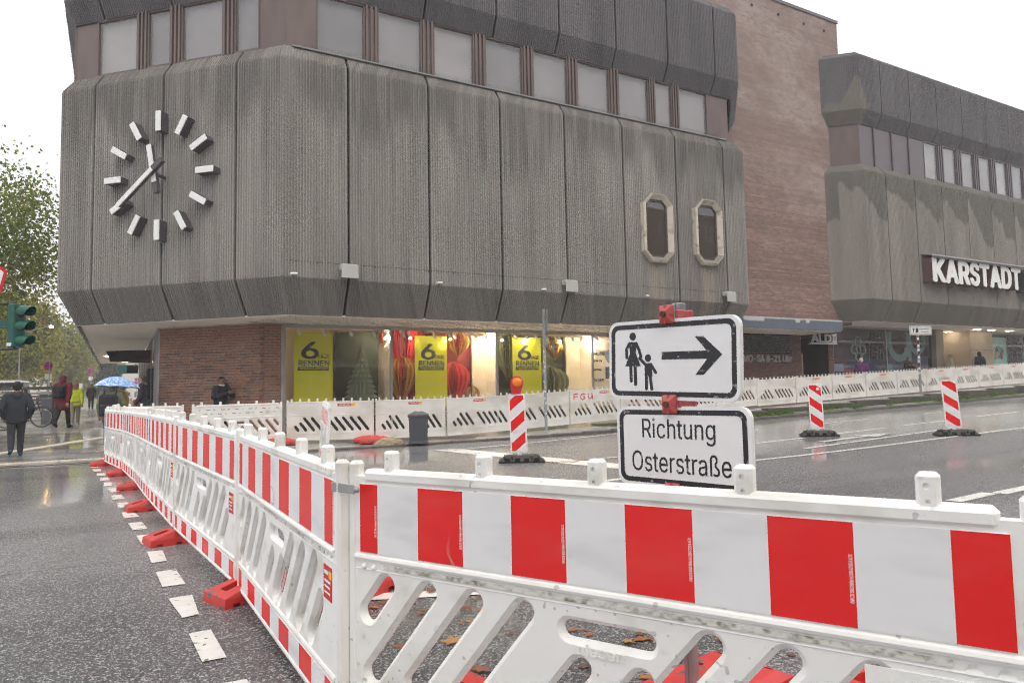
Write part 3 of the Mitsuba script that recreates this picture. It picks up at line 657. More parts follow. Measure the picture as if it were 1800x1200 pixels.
track = [part(store, 'lamp_track', box(BAYS[i] + .15, BAYS[i + 1] - .1, 21.67, 21.73, 3.33, 3.37), 'lamp_white', M=RB) for i in range(4)]
for x, lit in ((4.75, 0), (5.5, 0), (6.35, 0), (7.1, 0), (7.45, 1), (8.3, 1), (8.1, 0), (9.2, 0), (9.75, 1), (9.95, 0), (10.5, 0), (10.75, 1), (11.15, 1), (11.75, 1), (12.35, 0), (12.8, 1), (13.2, 0), (14.2, 1), (14.8, 0), (15.2, 1), (15.95, 1), (17.2, 1)):
    spot(x, 3.22, lit)

# ---- side street: glazing, black awning sign, entrance lamps
side = part(store, 'side_glazing', [box(1.02, 1.08, y, y + .06, .0, ZS) for y in (24.05, 24.9, 25.8, 28.6, 30.6, 33, 36, 40, 44)] + [box(1.02, 1.08, 24.05, 46, 3.28, ZS)], 'grey_frame', M=RB)
part(side, 'pane', (np.array([(1.05, 24.05, .1), (1.05, 28.6, .1), (1.05, 28.6, 3.3), (1.05, 24.05, 3.3)]), np.array([[0, 1, 2, 3]])), 'glass', M=RB)
part(side, 'pane', (np.array([(1.05, 30.6, .1), (1.05, 46, .1), (1.05, 46, 3.3), (1.05, 30.6, 3.3)]), np.array([[0, 1, 2, 3]])), 'glass', M=RB)
part(store, 'interior_wall', [box(4.3, 4.4, 24, 49, 0, 3.38), box(1.1, 4.4, 49, 49.2, 0, 3.38)], 'interior_cream', M=RB)
part(store, 'door_leaf', box(.9, 1.15, 28.6, 30.6, .1, 2.3), 'dark_metal', M=RB)
k = thing('awning_sign', 'black box sign hanging below the soffit over the corner entrance', 'sign')
put(k, hull(RB[:3, :3] @ np.array([(-.35, 28.2, 2.75), (1.0, 28.2, 2.62), (1.0, 28.2, 3.30), (-.55, 28.2, 3.30), (-.35, 28.75, 2.75), (1.0, 28.75, 2.62), (1.0, 28.75, 3.30), (-.55, 28.75, 3.30)]).T if False else (RB[:3, :3] @ np.array([(-.25, 28.2, 2.55), (1.0, 28.2, 2.50), (1.0, 28.2, 2.95), (-.38, 28.2, 2.90), (-.25, 28.75, 2.55), (1.0, 28.75, 2.50), (1.0, 28.75, 2.95), (-.38, 28.75, 2.90)]).T).T), 'shaft')
for i, (x, y) in enumerate(((-.45, 41), (-.1, 44.5), (.35, 47), (.0, 37.5))):
    k = thing('soffit_lamp', 'square lit soffit lamp, ' + ['farthest left, beyond the black awning sign', 'second from the left beyond the awning sign', 'rightmost one beyond the awning sign', 'nearest one beyond the awning sign'][i], 'ceiling lamp', 'lit soffit lamps over the side street')
    put(k, box(x - .14, x + .14, y - .14, y + .14, 3.33, 3.384), 'glow_warm', M=RB, emitter={'type': 'area', 'radiance': rgb(9, 7.4, 5)})
k = thing('hanging_sign', 'small turquoise and dark hanging shop sign above the side street pavement', 'sign'); put(k, box(.0, .8, 36.4, 36.5, 2.35, 2.75), 'mint_panel', M=RB)
mat('mint_panel', (.15, .42, .40), .4)
part(k, 'print', box(.35, .78, 36.38, 36.4, 2.4, 2.7), 'ink', M=RB)
k = thing('display_stand', 'steel framed display stand with goods outside the side entrance', 'stand')
part(k, 'frame', [box(.35, .38, 24.4, 24.43, .1, 1.25), box(.85, .88, 24.4, 24.43, .1, 1.25), box(.35, .38, 25.0, 25.03, .1, 1.25), box(.85, .88, 25.0, 25.03, .1, 1.25), box(.35, .88, 24.4, 25.03, .9, .93)], 'grey_frame', M=RB)
part(k, 'goods', rbox(.4, .84, 24.45, 24.98, .93, 1.2, .04), 'clamp_red', M=RB)

# ---- under the canopy and right block, ground floor
ZR = 3.62
can = part(store, 'canopy', box(21.6, 28.85, 20.4, 21.6, 3.66, 4.14), 'fascia_blue', M=RB)
part(can, 'soffit', box(21.6, 28.8, 20.45, 26, 3.63, 3.66), 'soffit', M=RB)
rb_ = part(store, 'recess_wall', [box(19.3, 28.6, 22.5, 22.8, .1, 3.64), box(31.15, 31.55, 22.9, 24.5, .1, 4.2)], 'recess_brick', M=RB)
def f_recess(p, n, uv):
    x, y = Lp(p); s = x + y; row = dr.floor(p.z / .0833); fz = p.z / .0833 - row
    half = row - 2 * dr.floor(row / 2); sx = s / .26 + .5 * half; col = dr.floor(sx); fx = sx - col
    j = 1 - smoothstep(.0, .14, fz) * smoothstep(1.0, .86, fz) * smoothstep(0, .05, fx) * smoothstep(1, .95, fx)
    return mix(mix((.10, .05, .04), (.17, .085, .065), cell_rand(col, row, 5)), (.22, .19, .17), j * .7)
mat('recess_brick', proc(f_recess), .8)
part(store, 'recess_back', [box(28.4, 31.3, 25.2, 25.4, .1, 3.64), box(31.1, 31.15, 22.9, 25.3, .1, 3.64)], 'shaft', M=RB)
part(store, 'recess_door', box(29.2, 29.85, 23.4, 23.45, .5, 2.8), 'beige_stone', M=RB)
lou = part(store, 'louvre', box(24.2, 27.9, 22.47, 22.5, 2.74, 3.6), 'shaft', M=RB)
for i in range(9): part(lou, 'slat', box(24.2, 27.86, 22.38, 22.45, 2.78 + i * .092, 2.80 + i * .092), 'galv_dull', M=RB)
k = thing('opening_hours_sign', 'pale raised letters MO-SA 8-21 Uhr on the recessed brick wall', 'sign', None)
m = text('MO-SA 8-21 Uhr', .30, .07, True); m.apply_transform(np.diag([3.25 / m.extents[0], 1, 1, 1])); m.apply_transform(UPRIGHT); m.apply_translation((24.6 - m.bounds[0][0], 22.49 - m.bounds[1][1], 2.34)); put(k, m, 'letter_grey', M=RB)
k = thing('supermarket_sign', 'slim box sign lettered ALDI hanging under the blue canopy', 'sign')
part(k, 'frame', [box(27.6, 29.4, 21.15, 21.25, 3.12, 3.17), box(27.55, 29.45, 21.12, 21.28, 3.10, 3.13), box(29.36, 29.42, 21.15, 21.25, 3.12, 3.62)], 'letter_grey', M=RB)
m = text('ALDI', .36, .06, True); m.apply_transform(np.diag([1.7 / m.extents[0], 1, 1, 1])); m.apply_transform(UPRIGHT); m.apply_translation((27.65 - m.bounds[0][0], 21.2 - m.bounds[1][1], 3.2)); part(k, 'letters', m, 'letter_grey', M=RB)
# glazing of the second block
mat('glass_dark_back', proc(lambda p, n, uv: mix((.015, .02, .03), (.05, .065, .06), fbm(p.x * .6, p.y * .6, p.z * .8, 3))), .7, two=True)
mat('glass_teal_back', proc(lambda p, n, uv: mix((.03, .07, .07), (.09, .15, .13), fbm(p.x * .5, p.y * .5, p.z * .6, 3))), .7, two=True)
def base_z(x): return gp(x, 23)
for x0, x1, bk in ((31.6, 36.06, 'glass_dark_back'), (36.06, 40.4, 'glass_dark_back'), (46.1, 50.4, 'glass_teal_back'), (50.4, 55, 'glass_dark_back'), (55, 60, 'glass_teal_back')):
    shopbay('shop_window', x0, x1, 23.0, base_z(x0) + .15, 4.23, 'grey_frame', .9, bk)
k = thing('window_graphic', 'purple film with orange letters and pale flower emblem in the second block left window', 'window graphic')
mat('purple_film', (.055, .03, .055), .5); mat('navy_film', (.02, .03, .10), .5); mat('teal_film', (.10, .24, .24), .5); mat('mist_film', (.30, .42, .38), .5); mat('pale_blue', (.22, .27, .42), .5)
part(k, 'film', box(31.75, 33.1, 23.22, 23.23, 1.0, 4.1), 'purple_film', M=RB)
part(k, 'film', box(31.75, 36.0, 23.24, 23.25, 1.0, 2.55), 'navy_film', M=RB)
part(k, 'film', box(31.75, 32.7, 23.20, 23.21, 1.9, 2.3), 'pale_blue', M=RB)
m = text('GALERIA', .34, .01, True); m.apply_transform(UPRIGHT); m.apply_translation((32.7, 23.2, 1.75)); part(k, 'lettering', m, 'clamp_red', M=RB)
for a in range(4):
    c, s_ = math.cos(a * math.pi / 2), math.sin(a * math.pi / 2)
    t = np.linspace(-2.2, 2.2, 12)
    part(k, 'emblem', tube([(34.0 + .36 * c + .24 * math.cos(u + a * math.pi / 2), 23.2, 3.05 + .40 * s_ + .24 * math.sin(u + a * math.pi / 2)) for u in t], .045, 5), 'mist_film', M=RB)
part(k, 'emblem', tube([(34.0 + .17 * math.cos(u), 23.2, 3.05 + .22 * math.sin(u)) for u in np.linspace(0, 6.28, 16)[:-1]], .04, 5, closed=True), 'mist_film', M=RB)
k = thing('window_graphic', 'big teal looping letters on dark blue film in the window left of the entrance', 'window graphic')
part(k, 'film', box(36.2, 40.3, 23.24, 23.25, 1.0, 2.7), 'navy_film', M=RB)
for cx, cz, r in ((37.6, 3.6, 1.0), (39.3, 3.75, .8)):
    o = sg.Point(0, 0).buffer(1.0, 24); ringp = aff.scale(o, r * 1.15, r * 1.2).difference(aff.scale(o, r * .72, r * .8)).intersection(sg.box(-3, -3, 3, 4.05 - cz))
    m = extr(ringp, .01, UPRIGHT); m.apply_translation((cx, 23.21, cz)); part(k, 'loop', m, 'teal_film', M=RB)
part(k, 'loop', box(36.3, 36.9, 23.2, 23.21, 1.1, 2.3), 'teal_film', M=RB); part(k, 'loop', box(38.1, 38.7, 23.2, 23.21, 1.1, 3.2), 'teal_film', M=RB)
por = part(store, 'entrance_pier', [box(40.45, 41.2, 22.8, 25.0, .9, 4.23)], 'beige_stone', M=RB)
part(store, 'entrance_pier', [box(43.6, 46.05, 22.6, 25.0, .9, 4.23)], 'beige_stone', M=RB)
for z in (2.05, 3.1): part(por, 'stone_joint', box(43.58, 46.07, 22.585, 22.60, z, z + .02), 'mauve_dark', M=RB)
part(store, 'entrance_lintel', box(41.2, 48, 24.7, 24.9, 3.25, 4.23), 'beige_stone', M=RB)
dr_ = part(store, 'entrance_door', [box(41.2 + i * 1.1, 41.28 + i * 1.1, 24.8, 24.88, .9, 3.25) for i in range(7)] + [box(41.2, 48, 24.8, 24.88, 3.12, 3.25)], 'bronze_frame', M=RB)
part(dr_, 'pane', box(41.2, 48, 24.9, 24.92, .9, 3.2), 'glass_dark_back', M=RB)
k = thing('entrance_sign', 'white letters KARSTADT above the entrance doors with a small square emblem', 'sign')
m = text('KARSTADT', .36, .05, True); m.apply_transform(np.diag([3.35 / m.extents[0], 1, 1, 1])); m.apply_transform(UPRIGHT); m.apply_translation((42.1 - m.bounds[0][0], 24.68 - m.bounds[1][1], 3.52)); part(k, 'letters', m, 'letter_white', M=RB)
part(k, 'emblem', box(45.6, 46.0, 24.6, 24.68, 3.5, 3.92), 'purple_film', M=RB); part(k, 'emblem_print', text_dummy if False else box(45.72, 45.92, 24.59, 24.6, 3.54, 3.88), 'letter_white', M=RB)
k = thing('mint_poster', 'mint green poster with a bundle of colourful parcels behind the glass right of the entrance', 'poster')
mat('mint_paper', (.32, .66, .58), .5)
put(k, box(46.95, 48.85, 23.2, 23.22, 1.4, 3.96), 'mint_paper', M=RB)
for i, (dx, dz, c) in enumerate(((-.25, .1, 'clamp_red'), (.1, .0, 'pale_blue'), (.3, .12, 'paper_green'), (-.1, .25, 'interior_green'), (.22, -.15, 'navy_film'), (0, .32, 'mint_panel'), (-.3, -.12, 'paper_gold'))):
    part(k, 'parcel', tm(rbox(-.18, .18, -.012, 0, -.2, .2, .004)), c, M=RB @ mv(47.9 + dx, 23.19 - i * .003, 2.95 + dz) @ trimesh.transformations.rotation_matrix(.5 * i, (0, 1, 0)))
for z in (2.2, 2.05, 1.9): part(k, 'print_line', box(47.3, 48.5, 23.19, 23.2, z, z + .05), 'teal_film', M=RB)
for i, (x, y) in enumerate(((41.4, 23.4), (42.4, 23.9), (43.2, 22.0), (44.6, 21.9), (46.6, 21.9), (43.2, 23.6))):
    k = thing('entrance_lamp', 'round lit downlight before the entrance, ' + ['leftmost of all', 'farthest back over the doors', 'front row, left one', 'front row, middle one', 'front row, rightmost', 'right before the entrance sign'][i], 'ceiling lamp', 'lit round downlights before the entrance')
    put(k, cyl((x, y, 4.2), (x, y, 4.236), .17, 14), 'glow_warm', M=RB, emitter={'type': 'area', 'radiance': rgb(6, 5.2, 3.9)})

# ---- roof sign KARSTADT with its square emblem box
k = thing('store_name_sign', 'big white letters KARSTADT with brown sides under a metal rain cover', 'sign')
xa, xb, zc = 35.25, 43.75, 6.30
from shapely.ops import unary_union
for i, ch in enumerate('KARSTADT'):
    m = meshkit.text_mesh(ch, 1.1, .62, True); m.apply_transform(np.diag([1, 1, .75, 1]))
    wd = [1.12, 1.16, 1.06, .93, .97, 1.16, 1.06, .97]
    x0 = xa + sum(wd[:i]) / sum(wd) * (xb - xa); w_ = wd[i] / sum(wd) * (xb - xa) * 1.0
    fat = [m]
    for dx_, dz_ in ((-.075, .0), (.075, .001), (-.04, .03), (.04, -.03), (.0, .03)): 
        q_ = m.copy(); q_.apply_transform(np.diag([1, 1, 1 + dz_ * .05 + dx_ * .02, 1])); q_.apply_translation((dx_, dz_, 0)); fat.append(q_)
    face = trimesh.util.concatenate(fat); face.apply_transform(np.diag([w_ / face.extents[0], 1, 1, 1])); face.apply_translation((-face.bounds[0][0], 0, 0))
    sd = face.copy(); face.apply_transform(np.diag([1, 1, .03 / .62, 1])); face.apply_transform(UPRIGHT); sd.apply_transform(UPRIGHT)
    zt_ = .0
    face.apply_translation((x0, Y2 - .52, zc)); sd.apply_translation((x0, Y2 - .03, zc))
    lt = part(k, 'letter', face, 'letter_white', M=RB); part(lt, 'letter_side', sd, 'letter_side', M=RB)
part(k, 'cover_edge', box(xa - .05, xb + .3, Y2 - .62, Y2 - .58, 7.44, 7.60), 'letter_grey', M=RB)
part(k, 'rain_cover', hull(np.array([(xa - .05, Y2 - .02, 7.72), (xb + .3, Y2 - .02, 7.72), (xa - .05, Y2 - .75, 7.52), (xb + .3, Y2 - .75, 7.52), (xa - .05, Y2 - .02, 7.69), (xb + .3, Y2 - .02, 7.69), (xa - .05, Y2 - .75, 7.49), (xb + .3, Y2 - .75, 7.49)])), 'galvanised', M=RB)
k = thing('emblem_sign', 'square lit emblem box with a red border right of the store name letters', 'sign')
put(k, box(44.25, 45.6, Y2 - .62, Y2 - .02, 6.2, 7.45), 'mauve_dark', M=RB)
part(k, 'face', box(44.3, 45.55, Y2 - .65, Y2 - .62, 6.25, 7.4), 'letter_white', M=RB); part(k, 'border', [box(44.36, 45.5, Y2 - .656, Y2 - .65, 7.3, 7.34), box(44.36, 45.5, Y2 - .656, Y2 - .65, 6.3, 6.34), box(44.36, 44.39, Y2 - .656, Y2 - .65, 6.34, 7.3)], 'sticker_red', M=RB)
part(k, 'emblem', extr(sg.Polygon([(44.6, 6.55), (44.95, 7.2), (45.3, 6.55), (45.12, 6.55), (44.95, 6.85), (44.78, 6.55)]), .006, UPRIGHT @ np.eye(4)), 'pale_blue', M=RB @ mv(0, Y2 - .65, 0))

# ---- clock on the chamfer
ck = thing('wall_clock', 'wall clock of twelve white bars and two hands on the ribbed concrete corner', 'clock')
CC_ = A + dC * 3.69; MC = RB @ np.array([[-dC[0], nC[0], 0, CC_[0]], [-dC[1], nC[1], 0, CC_[1]], [0, 0, 1, 7.32], [0, 0, 0, 1.0]])
def bar(r0, r1, w, y0, y1, ang, name, sidebs='clock_side'):
    Mr = MC @ trimesh.transformations.rotation_matrix(ang, (0, 1, 0))
    h = part(ck, name, rbox(-w / 2, w / 2, y0 - .035, y0, r0, r1, .006), 'clock_white', M=Mr)
    part(h, 'casing', box(-w / 2 + .004, w / 2 - .004, y0, y1, r0 + .004, r1 - .004), sidebs, M=Mr)
mat('clock_white', (.80, .81, .80), .4); mat('clock_side', (.085, .072, .085), .45)
for i in range(12): bar(1.24, 1.80, .17, -.29, -.02, math.radians(30 * i), 'hour_marker')
ah, am = math.radians(30 * (11 + 38.5 / 60)), math.radians(6 * 38.5)
bar(-.25, .82, .15, -.46, -.36, ah, 'hour_hand'); bar(-.12, 1.32, .13, -.60, -.50, am, 'minute_hand')
for a_, y_, r_ in ((ah, -.44, (-.55, -.25)), (am, -.58, (-.5, -.12))):
    part(ck, 'counterweight', box(-.075, .075, y_ - .04, y_ + .08, r_[0], r_[1]), 'clock_side', M=MC @ trimesh.transformations.rotation_matrix(a_, (0, 1, 0)))
part(ck, 'hub', cyl((0, -.55, 0), (0, -.02, 0), .05, 12), 'clock_side', M=MC)
# ---- floodlights and little cameras on the facade, a drip wire
for x, lab in ((5.4, 'white floodlight box on the ribbed front nearest the clock corner'), (12.6, 'white floodlight box on the middle of the ribbed front'), (19.7, 'white floodlight box at the right end of the ribbed front')):
    k = thing('facade_floodlight', lab, 'floodlight', 'white floodlight boxes above the shop windows')
    part(k, 'lamp_box', rbox(x - .23, x + .23, YF - .30, YF - .06, 4.58, 4.74, .02), 'flood_grey', M=RB)
    part(k, 'front_plate', box(x - .23, x + .23, YF - .32, YF - .30, 4.36, 4.72), 'flood_grey', M=RB)
    part(k, 'arm', [cyl((x + .05, YF - .3, 4.55), (x + .3, YF + .02, 4.42), .02, 6), cyl((x + .2, YF - .3, 4.4), (x + .3, YF + .02, 4.42), .02, 6)], 'galvanised', M=RB)
for i, x in enumerate((8.08, 11.64, 15.84, 3.95)):
    k = thing('facade_camera', 'tiny grey camera at the lower panel edge, ' + ['between the first two floodlights', 'just left of the middle floodlight', 'below the left octagonal window', 'nearest the clock corner'][i], 'camera', 'tiny grey cameras along the panel edge')
    part(k, 'body', cyl((x - .08, YF - .16, 4.40), (x + .1, YF - .1, 4.42), .035, 8), 'lamp_white', M=RB); part(k, 'bracket', box(x, x + .05, YF - .1, YF + .02, 4.38, 4.46), 'galvanised', M=RB)
part(store, 'drip_wire', [cyl((XA + .1, YF - .02, 4.78), (20.6, YF - .02, 4.74), .006, 5)] + [cyl((x, YF - .05, 4.76), (x, YF + .03, 4.76), .014, 6) for x in np.arange(4.6, 20.5, .8)], 'dark_metal', M=RB)
part(store, 'bird_spikes', [cyl((x, YF + .16, 10.7), (x, YF + .14, 10.82), .004, 3) for x in np.arange(4, 20, .05)], 'dark_metal', M=RB, kind='stuff')

# ================================================================== BARRIERS
def slot(cx, cz, L, w, ang, ext=.05, c=.014, t=.014):
    """cutter for one rounded slot with chamfered rims (sheet lies in x-z, thickness 2t about y=0)"""
    u = np.linspace(0, 2 * math.pi, 17)[:-1]
    def rng_(r, y):
        P = []
        for s in (-1, 1):
            a = u if s > 0 else u
            P += [(s * (L / 2 - w / 2) + r * math.cos(t_), y, r * math.sin(t_)) for t_ in a]
        P = np.array(P); ca, sa = math.cos(ang), math.sin(ang)
        return np.column_stack([cx + P[:, 0] * ca - P[:, 2] * sa, P[:, 1], cz + P[:, 0] * sa + P[:, 2] * ca])
    r = w / 2
    return [hull(np.vstack([rng_(r + c + ext * c / t, -t - ext), rng_(r, 0 - .004)])), hull(np.vstack([rng_(r, -t - ext), rng_(r, t + ext)])), hull(np.vstack([rng_(r, .004), rng_(r + c + ext * c / t, t + ext)]))]
def rod(x0, x1, y, z, ry, rz_, n=12):
    u = np.linspace(0, 2 * math.pi, n + 1)[:-1]
    return hull([(x, y + ry * math.cos(a), z + rz_ * math.sin(a)) for x in (x0, x1) for a in u])
PW = 2.14
def frame_rw(dashes=False):
    t = .022
    sheet_ = mbox(.03, PW - .03, -t, t, .02, .93)
    cuts = []
    ang = math.radians(50)
    for k in range(10):
        top = .225 + .2 * k
        hi, lo = .552, .205
        if k in (4, 5): hi = .415
        if k == 9: hi = .415; top -= .11
        if k == 0: lo = .42; 
        Lh = (hi - lo) / math.sin(ang) - .0; 
        cx = top - (hi - lo) / 2 / math.tan(ang) - .02; cz = (hi + lo) / 2
        cuts += slot(cx, cz, Lh + .03, .064, ang, c=.018, t=t)
    cuts += slot(.10, .235, .12, .05, ang) if False else []
    cuts += slot(1.085, .515, .30, .052, 0, c=.018, t=t)
    m = sheet_ - union(cuts)
    add = [rbox(0, .05, -.026, .026, 0, .985, .012), rbox(PW - .05, PW, -.026, .026, 0, .985, .012), rbox(.085, PW - .085, -.031, .031, .906, .957, .014),
           rod(.045, PW - .045, 0, .632, .033, .020, 14), rod(.045, PW - .045, 0, .590, .025, .012, 8), rod(.045, PW - .045, 0, .158, .031, .018, 12), rbox(.03, PW - .03, -.031, .031, 0, .024, .006)]
    for x in (.09, .14): add += [m3.Manifold.sphere(.011, 10).translate((x, -.024, .600))]
    for x in (PW - .09, PW - .15): m = m - m3.Manifold.sphere(.02, 12).translate((x, -.030, .597))
    for x in (.085, .125): m = m - m3.Manifold.sphere(.013, 10).translate((x, -.024, .182))
    return union([m] + add)
def stud(x, w=.050, z0=.95, z1=1.026):
    s = rbox(x - w / 2, x + w / 2, -.024, .024, z0 - .03, z1, .009)
    h = [m3.Manifold.cylinder(.02, .008, .008, 10).rotate((90, 0, 0)).translate((x - .002, -.016, z1 - .03)), m3.Manifold.cylinder(.02, .006, .006, 10).rotate((90, 0, 0)).translate((x, -.016, z1 - .066))]
    return (s - union(h))
def frame_b():
    t = .016; sheet_ = mbox(.03, PW - .03, -t, t, .02, .94); cuts = []
    ang = math.radians(-52)
    for k in range(10):
        hi, lo = .565, .225
        if k == 0: hi = .36
        if k == 1: hi = .44
        if k == 4: continue
        Lh = (hi - lo) / math.sin(-ang)
        cx = .20 + .19 * k - (hi - lo) / 2 / math.tan(-ang) + .10; cuts += slot(cx, (hi + lo) / 2, Lh, .074, ang, c=.008, t=t)
    m = sheet_ - union(cuts)
    for x in np.arange(.2, 2.1, .29):
        for z in (.78, .09): m = m - m3.Manifold.sphere(.013, 8).translate((x, -.02, z))
    add = [rbox(0, .045, -.026, .026, 0, 1.0, .01), rbox(PW - .045, PW, -.026, .026, 0, 1.0, .01), rbox(.03, PW - .03, -.026, .026, .925, .955, .008), rod(.04, PW - .04, 0, .62, .024, .013, 8), rod(.04, PW - .04, 0, .17, .024, .013, 8), rbox(.03, PW - .03, -.024, .024, 0, .03, .006)]
    return union([m] + add)
RW = frame_rw(); FB = frame_b()
STUDS_A = (.21, .635, 1.06, 1.5, 1.92); STUDS_B = [.12 + .211 * i for i in range(10)]
PLY = {}
def shared(nm, mesh, bs, M, **k):
    if nm not in PLY: PLY[nm] = mikit.ply(tm(mesh), bs, smooth=k.pop('smooth', 30))
    return {**PLY[nm], 'to_world': T(M.tolist() if hasattr(M, 'tolist') else M)}
def place(parent, name, nm, mesh, bs, M, **k):
    key = uniq(parent + '__' + name); scene[key] = shared(nm, mesh, bs, M, **k); return key
NEAR_TXT = [None]
def barrier(P0, P1, z0, z1, kind, label, group, sticker=0, tilt=0.0, old=False, near=False):
    """P0 = end at the viewer's left, P1 = at the right (world x, y)"""
    P0, P1 = np.array(P0, float), np.array(P1, float); d = P1 - P0; L = np.linalg.norm(d); a = math.atan2(d[1], d[0])
    M = mv(*P0, z0, a, sx=L / PW); M[2, 0] = (z1 - z0) / PW
    MF = None
    if tilt: M = M @ trimesh.transformations.rotation_matrix(tilt, (1, 0, 0))
    MF = M @ mv(0, -.008, 0)
    k = thing('striped_barrier' if kind == 'rw' else 'white_barrier', label, 'barrier', group)
    if kind in ('rw', 'd'):
        M2 = M @ (np.eye(4) if kind == 'rw' else mv(PW, 0, 0, 0, sx=-1))
        if kind == 'd':
            nm, me = 'frame_d', RW.mirror((1, 0, 0)).translate((PW, 0, 0)); M2 = M
        else: nm, me = 'frame_rw', RW
        place(k, 'frame', nm, me, 'fence_white', M2)
        for x in STUDS_A: place(k, 'stud', f'stud{x}', stud(x), 'fence_white', M)
        if kind == 'rw':
            place(k, 'groove', 'groove', [box(.19, PW - .19, -.0190, -.0145, .600, .614)], 'groove_dirt', MF, smooth=False)
            place(k, 'white_foil', 'foil_up', box(.07, PW - .07, -.0178, -.0142, .652, .902), 'foil_white', MF, smooth=False)
            place(k, 'white_foil', 'foil_low', box(.07, PW - .07, -.0178, -.0142, .027, .134), 'foil_white', MF, smooth=False)
            for x0, x1 in ((0, .09), (.29, .49), (.69, .89), (1.09, 1.29), (1.49, 1.69), (1.89, 2.0)):
                place(k, 'red_stripe', f'str{x0}', box(.07 + x0, .07 + x1, -.0188, -.0172, .6525, .9015), 'foil_red', MF, smooth=False)
                place(k, 'lower_red_stripe', f'strl{x0}', box(.07 + x0, .07 + x1, -.0188, -.0172, .0275, .1335), 'foil_red', MF, smooth=False)
            if sticker:
                place(k, 'sticker', 'stk', box(1.94, 2.05, -.0165, -.0145, .43, .56), 'sticker_red', MF, smooth=False)
                place(k, 'sticker', 'stk2', box(2.015, 2.05, -.0175, -.0165, .515, .545), 'sticker_yellow', MF, smooth=False)
                place(k, 'sticker', 'stk3', [box(1.95, 2.005, -.0172, -.0165, .525, .54), box(1.955, 2.035, -.0172, -.0165, .495, .505), box(1.955, 2.03, -.0172, -.0165, .475, .483), box(1.955, 2.03, -.0172, -.0165, .452, .46)], 'sticker_white', MF, smooth=False)
            if near:
                for x in (.09, .49, .89, 1.29, 1.69):
                    m = text('ORALITE 5861 Reflex A / DIN 67520 & 6171', .0085, .0006, True); s = .115 / m.extents[0]; m.apply_transform(np.diag([s, 1, 1, 1])); 
                    m.apply_transform(UPRIGHT); m.apply_transform(trimesh.transformations.rotation_matrix(-math.pi / 2, (0, 1, 0))); m.apply_translation((.07 + x - .003 - m.bounds[1][0], -.0189, .71 - m.bounds[0][2]))
                    part(k, 'lettering', m, 'sticker_white', M=MF)
                m = text('nissen', .032, .004, True, 1.2); m.apply_transform(UPRIGHT); m.apply_translation((.985, -.0135, .450)); part(k, 'embossed_lettering', m, 'fence_white', M=MF)
        else:
            for r, z in enumerate((.83, .735)):
                for i, x in enumerate(np.arange(.14 + .1 * r, 2.0, .165)):
                    w_ = .09 if (i + r) % 2 else .04
                    place(k, 'recess', f'dash{w_}', box(0, w_, -.0155, -.0135, 0, .022), 'slot_grey', MF @ mv(x, 0, z), smooth=False)
    else:
        bs = 'fence_white_old'
        place(k, 'frame', 'frame_b', FB, bs, M)
        for x in STUDS_B: place(k, 'stud', f'studb{x:.3f}', rbox(x - .022, x + .022, -.02, .02, .94, 1.03, .006), bs, M, smooth=False)
        if sticker:
            x0 = {1: 1.0, 2: .85, 3: 1.25}[sticker]
            part(k, 'sticker', box(x0, x0 + .33, -.0195, -.0155, .83, .895), 'sticker_red', M=M)
            part(k, 'sticker', box(x0 + .33, x0 + .43, -.0195, -.0155, .83, .895), 'sticker_yellow', M=M)
            m = text('ZEPPELIN', .034, .001, True); m.apply_transform(np.diag([.27 / m.extents[0], 1, 1, 1])); m.apply_transform(UPRIGHT); m.apply_translation((x0 + .03, -.0196, .846)); part(k, 'lettering', m, 'sticker_white', M=M)
    return k, M
GRW = 'red and white striped barrier panels of the near fence'; GW = 'old white barrier panels along the far kerb'; GT = 'white barrier panels on the raised terrace edge'
dN = np.array([.825, -.566]); N0 = np.array([-.626, 2.732])
kN, MN = barrier(N0, N0 + dN * PW, .027, .037, 'rw', 'big red and white striped barrier panel in the foreground right of the corner', GRW, near=True)
kR, MR = barrier((1.150, 1.520), (3.1, 2.38), .02, .02, 'rw', 'barrier panel end post cut off by the right edge of the photo', GRW)
J = [(-.640, 2.69), (-1.745, 4.52), (-2.99, 6.27), (-4.145, 8.05), (-5.257, 9.85), (-6.41, 11.6), (-7.70, 13.3)]
JZ = [.03, .073, .115, .12, .10, .09, .085]
LAB = ['striped barrier panel next to the corner post, nearest of the receding row', 'second striped barrier panel of the row receding to the left', 'third striped barrier panel of the receding row', 'fourth striped barrier panel of the receding row, seen steeply', 'fifth striped barrier panel of the receding row', 'farthest striped barrier panel, at the end of the receding row']
def gap(p, q, g=.012):
    p, q = np.array(p), np.array(q); d = (q - p) / np.linalg.norm(q - p); return p + d * g, q - d * g
for i in range(6): 
    a, b = gap(J[i + 1], J[i], .012 if i else .02); barrier(a, b, JZ[i + 1], JZ[i], 'rw', LAB[i], GRW, sticker=1 if i in (0, 1, 2, 5) else 0)
# sticker plate at the right of the near panel
part(kN, 'plate', box(1.77, 2.05, -.0175, -.0145, .30, .572), 'fence_white', M=MN @ mv(0, -.008, 0))
part(kN, 'plate_label', box(1.85, 1.99, -.0185, -.0175, .33, .53), 'sticker_white', M=MN @ mv(0, -.008, 0))
m = extr(sg.Polygon([(0, 0), (.075, .035), (0, .035)]), .0008, UPRIGHT); m.apply_translation((1.87, -.0186, .48)); mat('logo_orange', (.80, .22, .01), .5); part(kN, 'plate_logo', m, 'logo_orange', M=MN @ mv(0, -.008, 0))
m = text('HKL', .03, .0008, True); m.apply_transform(UPRIGHT); m.apply_translation((1.885, -.0188, .465)); mat('logo_navy', (.02, .02, .12), .5); part(kN, 'lettering', m, 'logo_navy', M=MN @ mv(0, -.008, 0))
